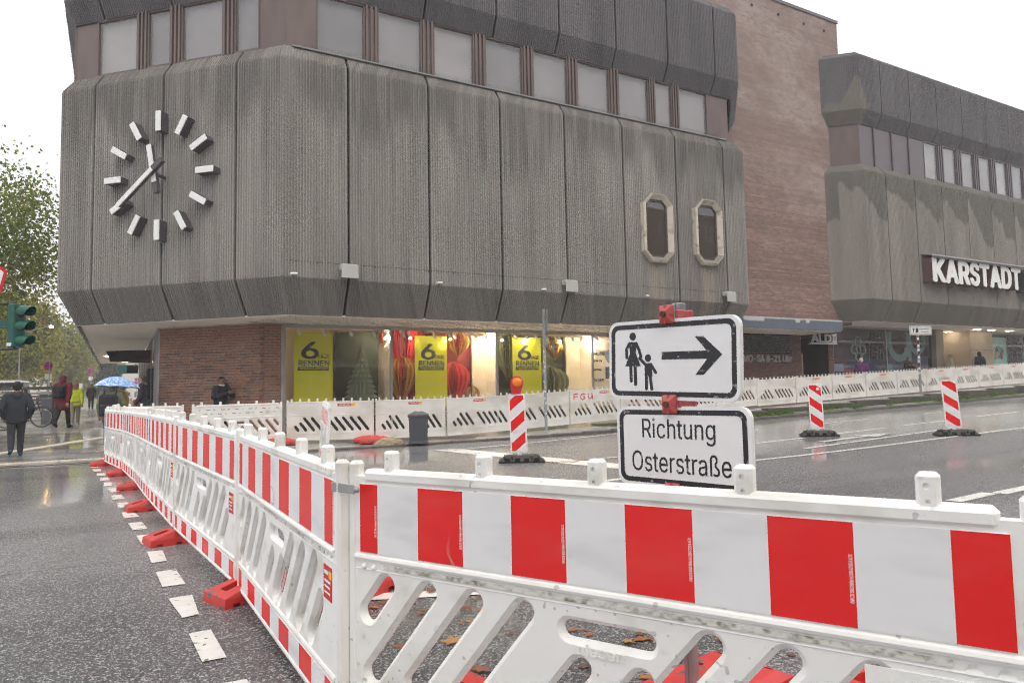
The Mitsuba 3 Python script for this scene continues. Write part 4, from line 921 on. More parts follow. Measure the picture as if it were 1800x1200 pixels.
# galvanised clamps
cl = thing('corner_clamp', 'grey galvanised clamp band joining the two barrier end posts at the near corner', 'clamp')
part(cl, 'band', [tm(m_) for m_ in [rbox(-.064, .088, -.033, -.029, 0, .034, .0015).rotate((0, 0, -8)), rbox(-.066, -.061, -.030, .028, 0, .034, .0015).rotate((0, 0, -8))]], 'galv_dull', M=mv(-.640, 2.715, .895, math.atan2(dN[1], dN[0])))
part(cl, 'bolt', tm(m3.Manifold.sphere(.012, 12)), 'galvanised', M=mv(-.640, 2.715, .895) @ mv(.052, -.085, .017))
cl = thing('corner_clamp', 'galvanised clamp band round the post at the right edge', 'clamp')
part(cl, 'band', tm(rbox(-.04, .06, -.036, .036, 0, .03, .008)), 'galv_dull', M=mv(1.15, 1.52, .93, math.atan2(.86, 1.95)))
# white panels behind: small pen left of the shop front, the far kerb row, the terrace row
D = [(-7.75, 13.55), (-9.05, 16.15), (-7.47, 15.93)]
barrier(D[1], (-7.75, 13.6), .10, .10, 'd', 'white five stud barrier panel turned away behind the farthest striped panel', 'plain white barrier panels before the brick corner')
barrier((-9.0, 16.25), D[2], .10, .10, 'd', 'white barrier panel standing left of the gap before the brick corner', 'plain white barrier panels before the brick corner')
barrier((-7.30, 15.98), (-5.74, 17.45), .10, .11, 'd', 'white barrier panel with two rows of dashes below the man phoning', 'plain white barrier panels before the brick corner')
K = [(-5.66, 17.5), (-3.48, 17.66), (-1.72, 18.0), (-.06, 19.2), (1.63, 20.45), (3.3, 21.75), (5.2, 23.1), (7.05, 24.45), (8.95, 25.8)]
KL = ['far white barrier panel below the first shop window, left of the litter bin', 'far white barrier panel behind the grey litter bin', 'far white barrier panel left of the warning lamp beacon', 'far white barrier panel behind the street sign pole', 'white barrier panel with red FGU graffiti', 'far white barrier panel behind the left half of the pedestrian sign', 'far white barrier panel hidden mostly by the pedestrian sign', 'far white barrier panel right of the pedestrian sign, before the opening hours wall']
for i in range(8):
    a, b = gap(K[i], K[i + 1], .02)
    zz = [gp(*toL(*q)) + .08 for q in (a, b)]
    kk, MM = barrier(a, b, zz[0], zz[1], 'b', KL[i], GW, sticker=(3, 1, 2, 0, 3, 0, 0, 0)[i], old=True)
    if i == 4:
        strokes = [[(0, .16), (0, 0)], [(0, .16), (.11, .17)], [(0, .08), (.09, .09)], [(.31, .14), (.25, .16), (.19, .11), (.18, .04), (.23, -.01), (.30, .02), (.30, .07), (.25, .07)], [(.40, .16), (.39, .05), (.43, 0), (.49, .03), (.50, .17), (.52, -.02)]]
        mat('spray_red', (.62, .03, .03), .6)
        part(kk, 'graffiti', [tube([(.16 + x * 1.5, -.018, .70 + z) for x, z in s_], .016, 6) for s_ in strokes], 'spray_red', M=MM)
dT = np.array([CY, SY])
for n in range(12):
    a = np.array([8.95, 25.8]) + dT * 2.14 * n; b = a + dT * 2.10
    zz = [gp(*toL(*q)) + .05 for q in (a, b)]
    ords = ['first', 'second', 'third', 'fourth', 'fifth', 'sixth', 'seventh', 'eighth', 'ninth', 'tenth', 'eleventh', 'twelfth']
    barrier(a, b, zz[0], zz[1], 'b', f'{ords[n]} white barrier panel of the terrace row, counted from the blue canopy', GT, sticker=(0, 1, 2, 1, 0, 1, 2, 1, 2, 0, 1, 2)[n], old=True)
# a single striped panel standing on end, seen edge on
kk, MM = barrier((-3.78, 13.75), (-3.13, 11.75), .12, .06, 'rw', 'single leaning barrier panel seen edge on, standing on the wet road', GRW, tilt=math.radians(-4))

# red rubber feet
def foot_mesh():
    b = hull([(x, y, 0) for x in (-.40, .40) for y in (-.20, .20)] + [(x, y, .075) for x in (-.39, .39) for y in (-.19, .19)] + [(x, y, .09) for x in (-.37, .37) for y in (-.15, .15)] + [(x, y, .145) for x in (-.15, .15) for y in (-.15, .15)])
    for x in (-.245, .245): b = b - rbox(x - .075, x + .075, -.055, .055, .03, .3, .008)
    for x in (-.3, -.1, .1, .3): b = b - mbox(x - .03, x + .03, -.3, -.165, -.01, .03) - mbox(x - .03, x + .03, .165, .3, -.01, .03)
    return (b - mbox(-.035, .035, -.035, .035, .02, .3)).refine_to_length(.05)
FOOT = foot_mesh()
def foot(x, y, ang, label, z=0.0, group='red rubber ballast blocks holding the barriers', s=1.0):
    k = thing('ballast_block', label, 'ballast block', group)
    scene[k] = shared('foot', FOOT, 'foot_red', mv(x, y, z, ang, s, s, s), smooth=25); return k
FL = ['nearest red rubber ballast block of the receding row, on the dashed line', 'second red rubber ballast block of the receding row', 'third red rubber ballast block of the receding row', 'fourth red rubber ballast block of the receding row', 'fifth red rubber ballast block of the receding row', 'farthest red rubber ballast block, at the end of the receding row']
for i in range(1, 7):
    d = np.array(J[i - 1]) - np.array(J[min(i + 1, 6)]); d /= np.linalg.norm(d); nn = np.array([-d[1], d[0]]) * -1
    a = math.atan2(d[1], d[0]) + math.pi / 2 + [0, .25, .1, .05, -.1, .0, -.05][i]
    c = np.array(J[i]) - nn * (.12 if i == 1 else .06)
    foot(c[0], c[1], a, FL[i - 1], s=.76)
foot(-1.13, 4.45, 1.0, 'red rubber ballast block behind the nearest receding barrier panel')
foot(-5.72, 17.15, YAW * .4, 'red rubber ballast block under the far white barrier by the brick corner', gp(*toL(-5.7, 17.2)) + .03)
foot(-3.30, 17.0, .1, 'front red rubber ballast block of the pair left of the mulch heap', gp(*toL(-3.3, 17.0)) + .03)
foot(-3.55, 17.42, .25, 'rear red rubber ballast block of the pair left of the mulch heap', gp(*toL(-3.55, 17.4)) + .03)
foot(-8.05, 13.55, .3, 'red rubber ballast block showing under the last pen corner', .0) if False else None

# ================================================================== PEDESTRIAN DIVERSION SIGN
sg_k = thing('diversion_sign', 'pedestrian diversion sign with arrow and Richtung Osterstraße board on a grey post', 'sign')
SC = np.array([.664, 2.765]); SA = math.atan2(-.735, .678)
MS = mv(*SC, 0, SA)
def rrect(w, h, r): return sg.box(-w / 2 + r, -h / 2 + r, w / 2 - r, h / 2 - r).buffer(r, 10)
def board(zc, w, h, roll, dx=0, dy=0, yaw_=0, name='board'):
    Mb = MS @ mv(dx, dy, zc, yaw_) @ trimesh.transformations.rotation_matrix(roll, (0, 1, 0))
    b = part(sg_k, name, extr(rrect(w, h, .045), .022, UPRIGHT), 'sign_white', M=Mb @ mv(0, .011, 0))
    rim = rrect(w - .028, h - .028, .036).difference(rrect(w - .066, h - .066, .022))
    part(b, 'border', extr(rim, .0014, UPRIGHT), 'sign_black', M=Mb @ mv(0, -.011, 0))
    return b, Mb
b1, M1 = board(1.377, .615, .318, .028, dx=-.012, dy=-.048, yaw_=-.03)
b2, M2 = board(1.037, .60, .315, .0, dx=.02, dy=-.048)
def pic(b, M, poly, name='pictogram'): part(b, name, extr(poly, .0014, UPRIGHT), 'sign_black', M=M @ mv(0, -.0112, 0))
def fig(cx, cz, s):
    P = [sg.Point(0, .92).buffer(.085)]
    P.append(sg.Polygon([(-.11, .80), (.11, .80), (.075, .56), (.21, .28), (-.21, .28), (-.075, .56)]))
    P.append(sg.LineString([(-.10, .76), (-.175, .64), (-.17, .47)]).buffer(.036)); 
    P.append(sg.LineString([(.10, .76), (.17, .62), (.22, .48)]).buffer(.036))
    for x in (-.06, .06): P.append(sg.LineString([(x, .28), (x + .01, -.03 if x < 0 else -.10)]).buffer(.04))
    return aff.translate(aff.scale(unary_union(P), s, s, origin=(0, 0)), cx, cz)
def kid(cx, cz, s):
    P = [sg.Point(0, .92).buffer(.12), sg.Polygon([(-.13, .76), (.13, .76), (.17, .34), (-.13, .34)])]
    P.append(sg.LineString([(-.11, .72), (-.34, .92)]).buffer(.05)); P.append(sg.LineString([(.11, .72), (.30, .46)]).buffer(.05))
    for x, e in ((-.07, -.07), (.08, .14)): P.append(sg.LineString([(x, .34), (e, -.06)]).buffer(.055))
    return aff.translate(aff.scale(unary_union(P), s, s, origin=(0, 0)), cx, cz)
pic(b1, M1, fig(-.180, -.078, .19)); pic(b1, M1, kid(-.103, -.108, .125))
arr = unary_union([sg.box(-.035, -.0, .185, .030), sg.Polygon([(.12, .085), (.155, .085), (.235, .015), (.155, -.06), (.12, -.06), (.185, .0145)])])
pic(b1, M1, arr, 'arrow')
for t, z, h, w_, x0 in (('Richtung', .034, .067, .33, -.172), ('Osterstraße', -.098, .069, .445, -.226)):
    m = text(t, h, .0014, False); m.apply_transform(np.diag([w_ / m.extents[0], 1.12, 1, 1])); m.apply_transform(UPRIGHT); m.apply_translation((x0 - m.bounds[0][0], -.0112, z)); part(b2, 'lettering', m, 'sign_black', M=M2)
part(sg_k, 'post', tm(rbox(-.021, .021, -.021, .021, .08, 1.60, .004) - mbox(-.003, .003, -.03, -.018, .1, 1.7)), 'galvanised', M=MS)
for z in (1.553, 1.203, .865):
    c = part(sg_k, 'clamp', tm(union([rbox(-.032, .032, -.075, -.06, z - .036, z + .036, .004), hull([(-.03, -.075, z - .032), (.03, -.075, z - .032), (-.03, -.075, z + .032), (.03, -.075, z + .032), (-.012, -.088, z - .012), (.012, -.088, z - .012), (-.012, -.088, z + .012), (.012, -.088, z + .012)]), rbox(-.03, .055, .02, .04, z - .018, z + .018, .004), rbox(.03, .05, -.06, .04, z - .016, z + .016, .004)])), 'clamp_red', smooth=20, M=MS @ mv(-.012, 0, 0))
    part(c, 'rib', [box(-.034, .034, -.081, -.074, z - .003, z + .003), box(-.003, .003, -.081, -.074, z - .037, z + .037)] , 'clamp_red', M=MS @ mv(-.012, 0, 0))
    part(c, 'bolt', cyl((0, -.099, z), (0, -.085, z), .012, 8), 'rust', M=MS @ mv(-.012, 0, 0))
def base_plate(x, y, ang, label):
    k = thing('sign_ballast', label, 'ballast block', 'red recycled plastic sign bases behind the near barrier')
    b = hull([(a, c, 0) for a in (-.42, .42) for c in (-.21, .21)] + [(a, c, .085) for a in (-.40, .40) for c in (-.19, .19)] + [(a, c, .11) for a in (-.34, .34) for c in (-.15, .15)])
    for a in (-.28, .28): b = b - rbox(a - .07, a + .07, -.06, .06, .06, .3, .004)
    for a in (-.12, 0, .12): b = b - mbox(a - .025, a + .025, -.025, .025, .03, .3)
    for a in (-.34, -.17, .17, .34): b = b - mbox(a - .012, a + .012, .09, .13, .09, .3) - mbox(a - .012, a + .012, -.13, -.09, .09, .3)
    put(k, b.refine_to_length(.06), 'foot_red', smooth=20, M=mv(x, y, 0, ang)); return k
base_plate(.70, 2.84, .70, 'red sign base with the grey sign post standing in it')
base_plate(1.16, 2.70, .55, 'red sign base lying right of the sign post')
base_plate(-.10, 2.66, 2.3, 'red sign base at the foot of the near barrier, left of the sign post')
b3 = thing('rubber_piece', 'black burnt rubber piece lying behind the right end of the near barrier', 'debris'); put(b3, rbox(-.22, .22, -.13, .13, 0, .09, .03), 'black_rubber', M=mv(1.32, 2.28, 0, .5))

# ================================================================== BEACONS
def beacon(x, y, z, ang, lean, label, flip=False, lamp=False):
    k = thing('guide_beacon', label, 'beacon', 'red and white guide beacons on the road')
    M = mv(x, y, z, ang); Mt = M @ trimesh.transformations.rotation_matrix(lean, (0, 1, 0))
    w, h, z0 = .255, 1.03, .17
    b = part(k, 'board', extr(rrect(w + .04, h, .03), .05, UPRIGHT), 'fence_white', M=Mt @ mv(0, .025, z0 + h / 2))
    f0, f1 = z0 + .035, z0 + h - .03; hw = w / 2 - .004
    part(b, 'white_foil', box(-hw, hw, -.028, -.025, f0, f1), 'foil_white', M=Mt)
    sgn = -1 if flip else 1
    H = f1 - f0; per = H / 2.56; sl = w * .78
    for i in range(-1, 4):
        zb = f1 - .14 - per * i if False else f1 + .02 - per * i - per * .5
        P = sg.Polygon([(-hw, zb - sgn * sl / 2), (hw, zb + sgn * sl / 2), (hw, zb + sgn * sl / 2 + per * .5), (-hw, zb - sgn * sl / 2 + per * .5)]).intersection(sg.box(-hw, f0, hw, f1))
        if P.area > 1e-4: part(b, 'red_stripe', extr(P, .0015, UPRIGHT), 'foil_red', M=Mt @ mv(0, -.0282, 0))
    part(k, 'stem', tm(hull([(a, c, zz) for a, c, zz in ((-.05, -.02, z0 + .02), (.05, -.02, z0 + .02), (-.05, .02, z0 + .02), (.05, .02, z0 + .02), (-.025, -.02, .09), (.025, -.02, .09), (-.025, .02, .09), (.025, .02, .09))])), 'fence_white', M=Mt)
    bb = hull([(a, c, 0) for a in (-.40, .40) for c in (-.20, .20)] + [(a, c, .035) for a in (-.40, .40) for c in (-.20, .20)] + [(a, c, .13) for a in (-.26, .26) for c in (-.13, .13)])
    for a in (-.25, -.08, .08, .25): bb = bb - mbox(a - .045, a + .045, -.5, -.15, .02, .3).rotate((8, 0, 0)) - mbox(a - .045, a + .045, .15, .5, .02, .3)
    part(k, 'base', tm(bb), 'black_rubber', M=M @ mv(.03, .02, 0, .12))
    part(k, 'base_rib', [tm(rbox(a - .012, a + .012, -.19, .19, .03, .12, .004)) for a in (-.3, -.17, .17, .3)], 'black_rubber', M=M @ mv(.03, .02, 0, .12))
    if lamp:
        l = thing('warning_lamp', 'red warning lamp with an amber lens on top of the leftmost beacon', 'lamp')
        prof = rrect(.15, .10, .02)
        part(l, 'housing', tm(hull([(a, c, zz) for a in (-.085, .075) for c in (-.04, .04) for zz in (z0 + h, z0 + h + .10)] + [( .02 + .115 * math.cos(u), c, z0 + h + .20 + .115 * math.sin(u)) for u in np.linspace(0, 2 * math.pi, 20)[:-1] for c in (-.035, .035)])), 'sticker_red', smooth=30, M=Mt)
        le = m3.Manifold.sphere(.088, 24).scale((1, .5, 1)).translate((.03, -.04, z0 + h + .20))
        part(l, 'lens', tm(le), 'amber_lens', smooth=True, M=Mt)
        part(l, 'lens_ring', tube([(.03 + .092 * math.cos(u), -.038, z0 + h + .20 + .092 * math.sin(u)) for u in np.linspace(0, 2 * math.pi, 25)[:-1]], .009, 6, closed=True), 'sticker_red', M=Mt)
    if flip and not lamp and x > 6 and x < 8:
        part(b, 'sticker', cyl((.06, -.032, f1 - .09), (.06, -.0285, f1 - .09), .035, 14), 'sticker_white', M=Mt)
beacon(.10, 12.45, 0.0, -.12, -.035, 'leaning guide beacon carrying the amber warning lamp', lamp=True)
beacon(6.98, 16.2, float(g_road(14.0)), -.35, -.02, 'middle guide beacon with a round white sticker, right of the diversion sign', flip=True)
beacon(9.43, 15.1, float(g_road(15.6)), -.42, -.05, 'rightmost guide beacon standing beside the solid lane line', flip=True)

# ================================================================== STREET FURNITURE
bk = thing('litter_bin', 'dark grey plastic litter bin with a pitched lid before the far white barrier', 'litter bin')
bx, by = -2.26, 16.75; bz = gp(*toL(bx, by))
Mb = mv(bx, by, bz, .12, 1, 1, .82)
part(bk, 'body', tm(union([hull([(a * (.21 if zz < .5 else .225), c * (.21 if zz < .5 else .225), zz) for a in (-1, 1) for c in (-1, 1) for zz in (.04, .78)]), rbox(-.235, .235, -.235, .235, 0, .09, .02)])), 'bin_grey', M=Mb, smooth=25)
mat('bin_grey', proc(lambda p, n, uv: mix((.055, .062, .078), (.09, .098, .115), fbm(p.x * 5, p.y * 5, p.z * 3, 3))), .4)
part(bk, 'lid', tm(hull([(a, c, .78) for a in (-.245, .245) for c in (-.245, .245)] + [(a, c, .84) for a in (-.245, .245) for c in (-.245, .245)] + [(a, c, .93) for a in (-.10, .10) for c in (-.2, .2)])), 'bin_grey', M=Mb)
part(bk, 'sticker', box(-.1, -.02, -.246, -.243, .8, .83), 'sticker_red', M=Mb)
hp = thing('mulch_heap', 'small heap of yellowish sand and chips beside the litter bin', 'heap')
hm = trimesh.creation.icosphere(4, 1.0); v = hm.vertices * [.36, .26, .17]; v[:, 2] *= (v[:, 2] > 0); v += (meshkit.fbm(v * 9 + 3, 3)[:, None] - .5) * .10 * hm.vertices; v[:, 2] = np.maximum(v[:, 2], -.02); hm.vertices = v
put(hp, hm, 'sand', M=mv(-2.95, 16.75, gp(*toL(-2.9, 16.7)))); mat('sand', proc(lambda p, n, uv: mix((.24, .19, .12), (.45, .37, .25), noise(p.x * 40, p.y * 40, p.z * 40))), .9)
def pole(name, label, x, y, h, r=.038, z=None, bs='galv_dull'):
    k = thing(name, label, 'sign post'); z = gp(*toL(x, y)) if z is None else z
    part(k, 'pole', cyl((x, y, z - .05), (x, y, z + h), r, 12), bs); return k, z
lx_, ly_ = 10.35, 16.55; px, py = W(lx_, ly_)[:2]
k, z = pole('street_sign', 'grey sign pole with narrow signs seen edge on before the third shop window', px, py, 3.42, .04, float(g_verge(lx_)))
for zc, h, w_ in ((3.10, .62, .42), (2.52, .32, .42)):
    Ms = mv(px, py, z + zc, YAW + 1.28)
    part(k, 'sign_plate', extr(rrect(w_, h, .03), .008, UPRIGHT), 'galvanised', M=Ms @ mv(.03, -.05, 0)); part(k, 'bracket', [cyl((px, py, z + zc + o), (px + .02, py - .05, z + zc + o), .05, 8) for o in (-.12, .12)], 'galvanised')
for i in range(14):
    zz = z + .55 + i * .14 + rng.uniform(-.03, .03); a = rng.uniform(-.9, .4)
    part(k, 'sticker', tm(rbox(-.02, .02, -.0015, .0015, -.03, .03, .0005)), ['sticker_white', 'pale_blue', 'sticker_yellow'][i % 3] if i % 2 else 'sticker_white', M=mv(px, py, zz, a) @ mv(0, -.0405, 0))
lx_, ly_ = 14.6, 19.0; px, py = W(lx_, ly_)[:2]
k, z = pole('street_sign', 'pole with the grey back of a round traffic sign beside the pedestrian diversion sign', px, py, 2.35, .035)
part(k, 'round_sign', cyl((px + .01, py - .06, z + 2.06), (px + .01, py - .05, z + 2.06), .27, 28), 'galvanised'); part(k, 'bracket', box(px - .04, px + .04, py - .05, py + .04, z + 1.92, z + 1.97), 'sticker_red')
part(k, 'lower_plate', box(px - .27, px + .27, py - .06, py - .05, z + 1.32, z + 1.72), 'bin_grey'); part(k, 'bracket', box(px - .04, px + .04, py - .05, py + .04, z + 1.28, z + 1.32), 'sticker_red')
m = text('BIKE', .10, .002, True); m.apply_transform(UPRIGHT); m.apply_translation((px + .0, py - .0605, z + 1.55)); 
part(k, 'sticker', [box(px + .10, px + .22, py - .064, py - .06, z + 1.36, z + 1.44), box(px + .12, px + .2, py - .064, py - .06, z + 1.5, z + 1.6)], 'sticker_white')
lx_, ly_ = 29.2, 17.2; px, py = W(lx_, ly_)[:2]
k, z = pole('parking_guide_sign', 'sticker covered pole with a white parking guide sign on the terrace verge', px, py, 2.98, .05, float(g_verge(lx_)))
Ms = mv(px, py, z + 2.92, YAW - .35)
part(k, 'sign_plate', extr(rrect(1.02, .38, .05), .05, UPRIGHT), 'lamp_white', M=Ms @ mv(.08, -.06, 0)); part(k, 'border', extr(rrect(.98, .34, .04).difference(rrect(.94, .30, .03)), .003, UPRIGHT), 'pale_blue', M=Ms @ mv(.08, -.112, 0))
part(k, 'arrow', extr(unary_union([sg.box(-.355, -.10, -.325, .05), sg.Polygon([(-.40, .03), (-.34, .11), (-.28, .03)])]), .003, UPRIGHT), 'ink', M=Ms @ mv(.08, -.112, 0)); part(k, 'parking_square', box(-.24, -.12, -.003, 0, -.10, .10), 'navy_film', M=Ms @ mv(.08, -.112, 0))
part(k, 'print_line', [box(-.08, .40, -.003, 0, .04, .075), box(.0, .36, -.003, 0, -.08, -.045)], 'pale_blue', M=Ms @ mv(.08, -.112, 0))
for i in range(16):
    part(k, 'sticker', tm(rbox(-.04, .04, -.0015, .0015, -.05, .05, .0005)), ['sticker_white', 'pale_blue', 'sticker_white', 'interior_red', 'ink'][i % 5], M=mv(px, py, z + 1.15 + i * .095, -.6 + rng.uniform(-.5, .5)) @ mv(0, -.0515, 0))

# traffic light hanging into the picture at the left
tl = thing('traffic_light', 'dark green three lamp traffic light seen from the side on a horizontal arm', 'traffic light')
mat('signal_green', proc(lambda p, n, uv: mix((.004, .06, .045), (.012, .11, .085), fbm(p.x * 8, p.y * 8, p.z * 5, 3))), .4); mat('signal_black', (.012, .014, .014), .4)
TX, TY = -7.79, 11.0; Mt_ = mv(TX, TY, 2.42, -.12, .88, .88, .88)
part(tl, 'housing', tm(rbox(-.03, .12, -.13, .13, -.38, .40, .02)), 'signal_green', M=Mt_ @ mv(-.07, 0, 0))
for i in range(3):
    zc = .26 - i * .26
    u = np.linspace(math.radians(-25), math.radians(205), 15); Ls = np.where(np.sin(u) > -.2, .20 + .06 * np.sin(u), .12)
    V = []
    for rr in (.115, .108):
        V.append(np.column_stack([np.full(15, .04), rr * np.cos(u), zc + rr * np.sin(u)])); V.append(np.column_stack([.04 + Ls, rr * np.cos(u), zc + rr * np.sin(u) - .02]))
    V = np.vstack(V); F = []
    for j in range(14): F += [[j, j + 1, 15 + j + 1, 15 + j], [30 + j, 45 + j, 45 + j + 1, 30 + j + 1], [15 + j, 15 + j + 1, 45 + j + 1, 45 + j]]
    vz = part(tl, 'visor', (V, np.array(F)), 'signal_green', M=Mt_); 
    part(tl, 'lens', cyl((.035, 0, zc), (.05, 0, zc), .10, 20), 'signal_black', M=Mt_)
part(tl, 'arm', [box(-.9, -.10, -.06, .06, -.02, .13)], 'signal_green', M=Mt_); part(tl, 'bracket_bar', cyl((-.9, 0, .40), (-.05, 0, .42), .02, 8), 'signal_black', M=Mt_); part(tl, 'bracket_bar', cyl((-.9, 0, -.42), (-.02, 0, -.40), .02, 8), 'signal_black', M=Mt_)
part(tl, 'sticker', box(-.09, .0, -.135, -.131, -.36, -.30), 'sticker_white', M=Mt_)
part(tl, 'mast', cyl((-.95, .05, -2.45), (-.95, .05, 3.2), .07, 12), 'signal_green', M=Mt_)
ws = thing('warning_sign', 'red rimmed white sign cut off by the left edge of the photo', 'sign')
mws = mv(-8.0, 11.0, 3.13, .3)
tri = sg.Polygon([(-.62, .26), (.0, .26), (.03, .22), (-.28, -.30), (-.36, -.30), (-.66, .2)])
part(ws, 'plate', extr(sg.Polygon([(-.55, -.35), (-.06, .0 - .2), (.02, .17), (-.05, .24), (-.55, .36)]), .02, UPRIGHT), 'sticker_red', M=mws); part(ws, 'face', extr(sg.Polygon([(-.55, -.35), (-.10, -.2), (-.025, .15), (-.08, .195), (-.55, .30)]), .004, UPRIGHT), 'sign_white', M=mws @ mv(0, -.021, 0))

# ================================================================== PEOPLE
def chain(pts, seg=10):
    """hull pairs along [(point, radius), ...]"""
    out = []
    for (p, r), (q, s) in zip(pts[:-1], pts[1:]): out.append(m3.Manifold.batch_hull([ball(p, r, seg), ball(q, s, seg)]))
    return out
def smoothm(ms, L=.035, it=6):
    m = tm((union(ms) if isinstance(ms, list) else ms).refine_to_length(L)); m.merge_vertices()
    trimesh.smoothing.filter_taubin(m, .5, -.52, iterations=it); return m
def shade(mesh, col, amp=.25, f=9, seed=0):
    n = meshkit.fbm(np.array(mesh.vertices) * f + seed, 3)
    return np.clip(np.array(col)[None] * (1 - amp / 2 + amp * n[:, None]), 0, 1)
SKIN = (.42, .24, .17)
def person(label, x, y, z, ang, H, top, legs, shoe, hair=None, hood=None, cap=None, skin=SKIN, stride=.0, lean=.0, arms=('down', 'down'), coat=.44, bulk=1.0, turn=0.0, longhair=False, bag=None, collar=None, gloves=False, group='people on the pavements'):
    """local axes: x to the person's right, y forward, z up"""
    k = thing('person', label, 'person', None)
    M = mv(x, y, z, ang); h = H
    sh, hp, kn = .815 * h, .515 * h, .285 * h
    sw, hw = .108 * h * bulk, .052 * h
    yl = lean * h
    S = {s: np.array([s * sw, yl, sh]) for s in (-1, 1)}; Hh = {s: np.array([s * hw, 0, hp]) for s in (-1, 1)}
    K, An, Toe = {}, {}, {}
    for s in (-1, 1):
        f = stride * s * h
        K[s] = np.array([s * hw, f * .55 + .03 * h, kn + .005 * h]); An[s] = np.array([s * hw, f - (.02 * h if f < 0 else 0), .045 * h + (.05 * h if f < -.05 * h else 0)]); Toe[s] = An[s] + np.array([s * .015 * h, .10 * h, -.022 * h - (.04 * h if f < -.05 * h else 0)])
    E_, Wr = {}, {}
    for s, a in zip((-1, 1), arms):
        sgn = stride * -s
        if a == 'down': E_[s] = S[s] + [s * .03 * h, -.02 * h + sgn * .35 * h, -.17 * h]; Wr[s] = E_[s] + [s * .0, .03 * h + sgn * .55 * h, -.15 * h]
        elif a == 'pocket': E_[s] = S[s] + [s * .055 * h, -.05 * h, -.165 * h]; Wr[s] = E_[s] + [-s * .035 * h, .075 * h, -.125 * h]
        elif a == 'phone': E_[s] = S[s] + [s * .065 * h, .07 * h, -.13 * h]; Wr[s] = np.array([s * .058 * h, yl + .045 * h, .895 * h])
        elif a == 'fold': E_[s] = S[s] + [s * .06 * h, .05 * h, -.155 * h]; Wr[s] = np.array([-s * .03 * h, yl + .13 * h, .735 * h])
        elif a == 'hold': E_[s] = S[s] + [s * .03 * h, .02 * h, -.165 * h]; Wr[s] = E_[s] + [-s * .02 * h, .12 * h, .05 * h]
        elif a == 'up': E_[s] = S[s] + [s * .05 * h, .06 * h, -.12 * h]; Wr[s] = E_[s] + [-s * .04 * h, .06 * h, .13 * h]
    nk = np.array([0, yl + .005 * h, .855 * h]); hd = np.array([0, yl + .018 * h, .932 * h]); ct, st = math.cos(turn), math.sin(turn)
    def hv(a, b, c): return hd + np.array([a * ct - b * st, a * st + b * ct, c]) * h * 1.1
    # body: one continuous surface
    bones = chain([(Hh[-1] + [0, 0, .01 * h], .045 * h), (np.array([0, yl * .6, .66 * h]), .048 * h), (np.array([0, yl, .78 * h]), .046 * h), (nk, .034 * h), (hv(0, -.004, -.02), .036 * h)])
    bones += chain([(Hh[1] + [0, 0, .01 * h], .045 * h), (np.array([0, yl * .6, .66 * h]), .048 * h)])
    bones += [m3.Manifold.batch_hull([ball(hv(0, -.006, .018), .050 * h, 12), ball(hv(0, .004, -.012), .044 * h, 12), ball(hv(0, .022, -.040), .022 * h, 8)])]
    bones += [hull([hv(-.009, .046, -.014), hv(.009, .046, -.014), hv(0, .062, -.012), hv(0, .044, .012)]), ball(hv(.05, -.004, -.004), .013 * h, 8), ball(hv(-.05, -.004, -.004), .013 * h, 8)]
    for s in (-1, 1):
        bones += chain([(S[s] * [.9, 1, .99], .026 * h), (E_[s], .022 * h), (Wr[s], .016 * h)]) + chain([(Hh[s], .045 * h), (K[s], .03 * h), (An[s], .02 * h)])
        d = Wr[s] - E_[s]; d /= np.linalg.norm(d); side = np.cross(d, [0, 1.0, 0]); side /= np.linalg.norm(side) + 1e-9; nn = np.cross(side, d)
        pk = Wr[s] + d * .045 * h
        bones.append(hull(np.array([Wr[s] + side * .015 * h * a + nn * .007 * h * b for a in (-1, 1) for b in (-1, 1)] + [pk + side * .021 * h * a + nn * .007 * h * b for a in (-1, 1) for b in (-1, 1)])))
        for i, L in enumerate((.036, .042, .040, .032)):
            b0 = pk + side * (-.016 + .0107 * i) * h; b1 = b0 + d * L * .55 * h + nn * .006 * h; b2 = b1 + d * L * .45 * h + nn * .014 * h
            bones += chain([(b0, .0055 * h), (b1, .005 * h), (b2, .004 * h)], 6)
        t0 = Wr[s] + d * .014 * h + side * .016 * h * -s; bones += chain([(t0, .006 * h), (t0 + (d * .02 - side * s * .016) * h, .0055 * h), (t0 + (d * .042 - side * s * .02) * h, .0045 * h)], 6)
    bm = tm(union(bones)); part(k, 'body', bm, 'cloth', smooth=45, M=M, color=skin)
    for s in (-1, 1): part(k, 'eye', tm(ball(hv(s * .019, .042, .004), .006 * h, 6)), 'cloth', M=M, color=(.03, .02, .02))
    part(k, 'mouth', tm(hull([hv(a * .016, .043 + b * .003, -.034 + c * .003) for a in (-1, 1) for b in (-1, 1) for c in (-1, 1)])), 'cloth', M=M, color=(.30, .10, .09))
    # jacket
    zb = coat * h
    br = [m3.Manifold.batch_hull([ball((sx * hw * 1.05 * bulk, yl * .2, zb + .03 * h), .058 * h * bulk, 10) for sx in (-1, 1)] + [ball((sx * .042 * h * bulk, yl * .7, .68 * h), .066 * h * bulk, 10) for sx in (-1, 1)]),
          m3.Manifold.batch_hull([ball((sx * .042 * h * bulk, yl * .7, .68 * h), .066 * h * bulk, 10) for sx in (-1, 1)] + [ball((sx * sw * .78, yl, .795 * h), .05 * h * bulk, 10) for sx in (-1, 1)]),
          m3.Manifold.batch_hull([ball((sx * sw * .78, yl, .795 * h), .05 * h * bulk, 10) for sx in (-1, 1)] + [ball(nk - [0, 0, .005 * h], .045 * h, 10)])]
    if hood is None and collar is None and not longhair: br.append(m3.Manifold.batch_hull([ball(nk + np.array([sx * .05, -.035, -.02]) * h, .034 * h, 8) for sx in (-1, 1)] + [ball(nk + np.array([0, -.06, -.055]) * h, .032 * h, 8)]))
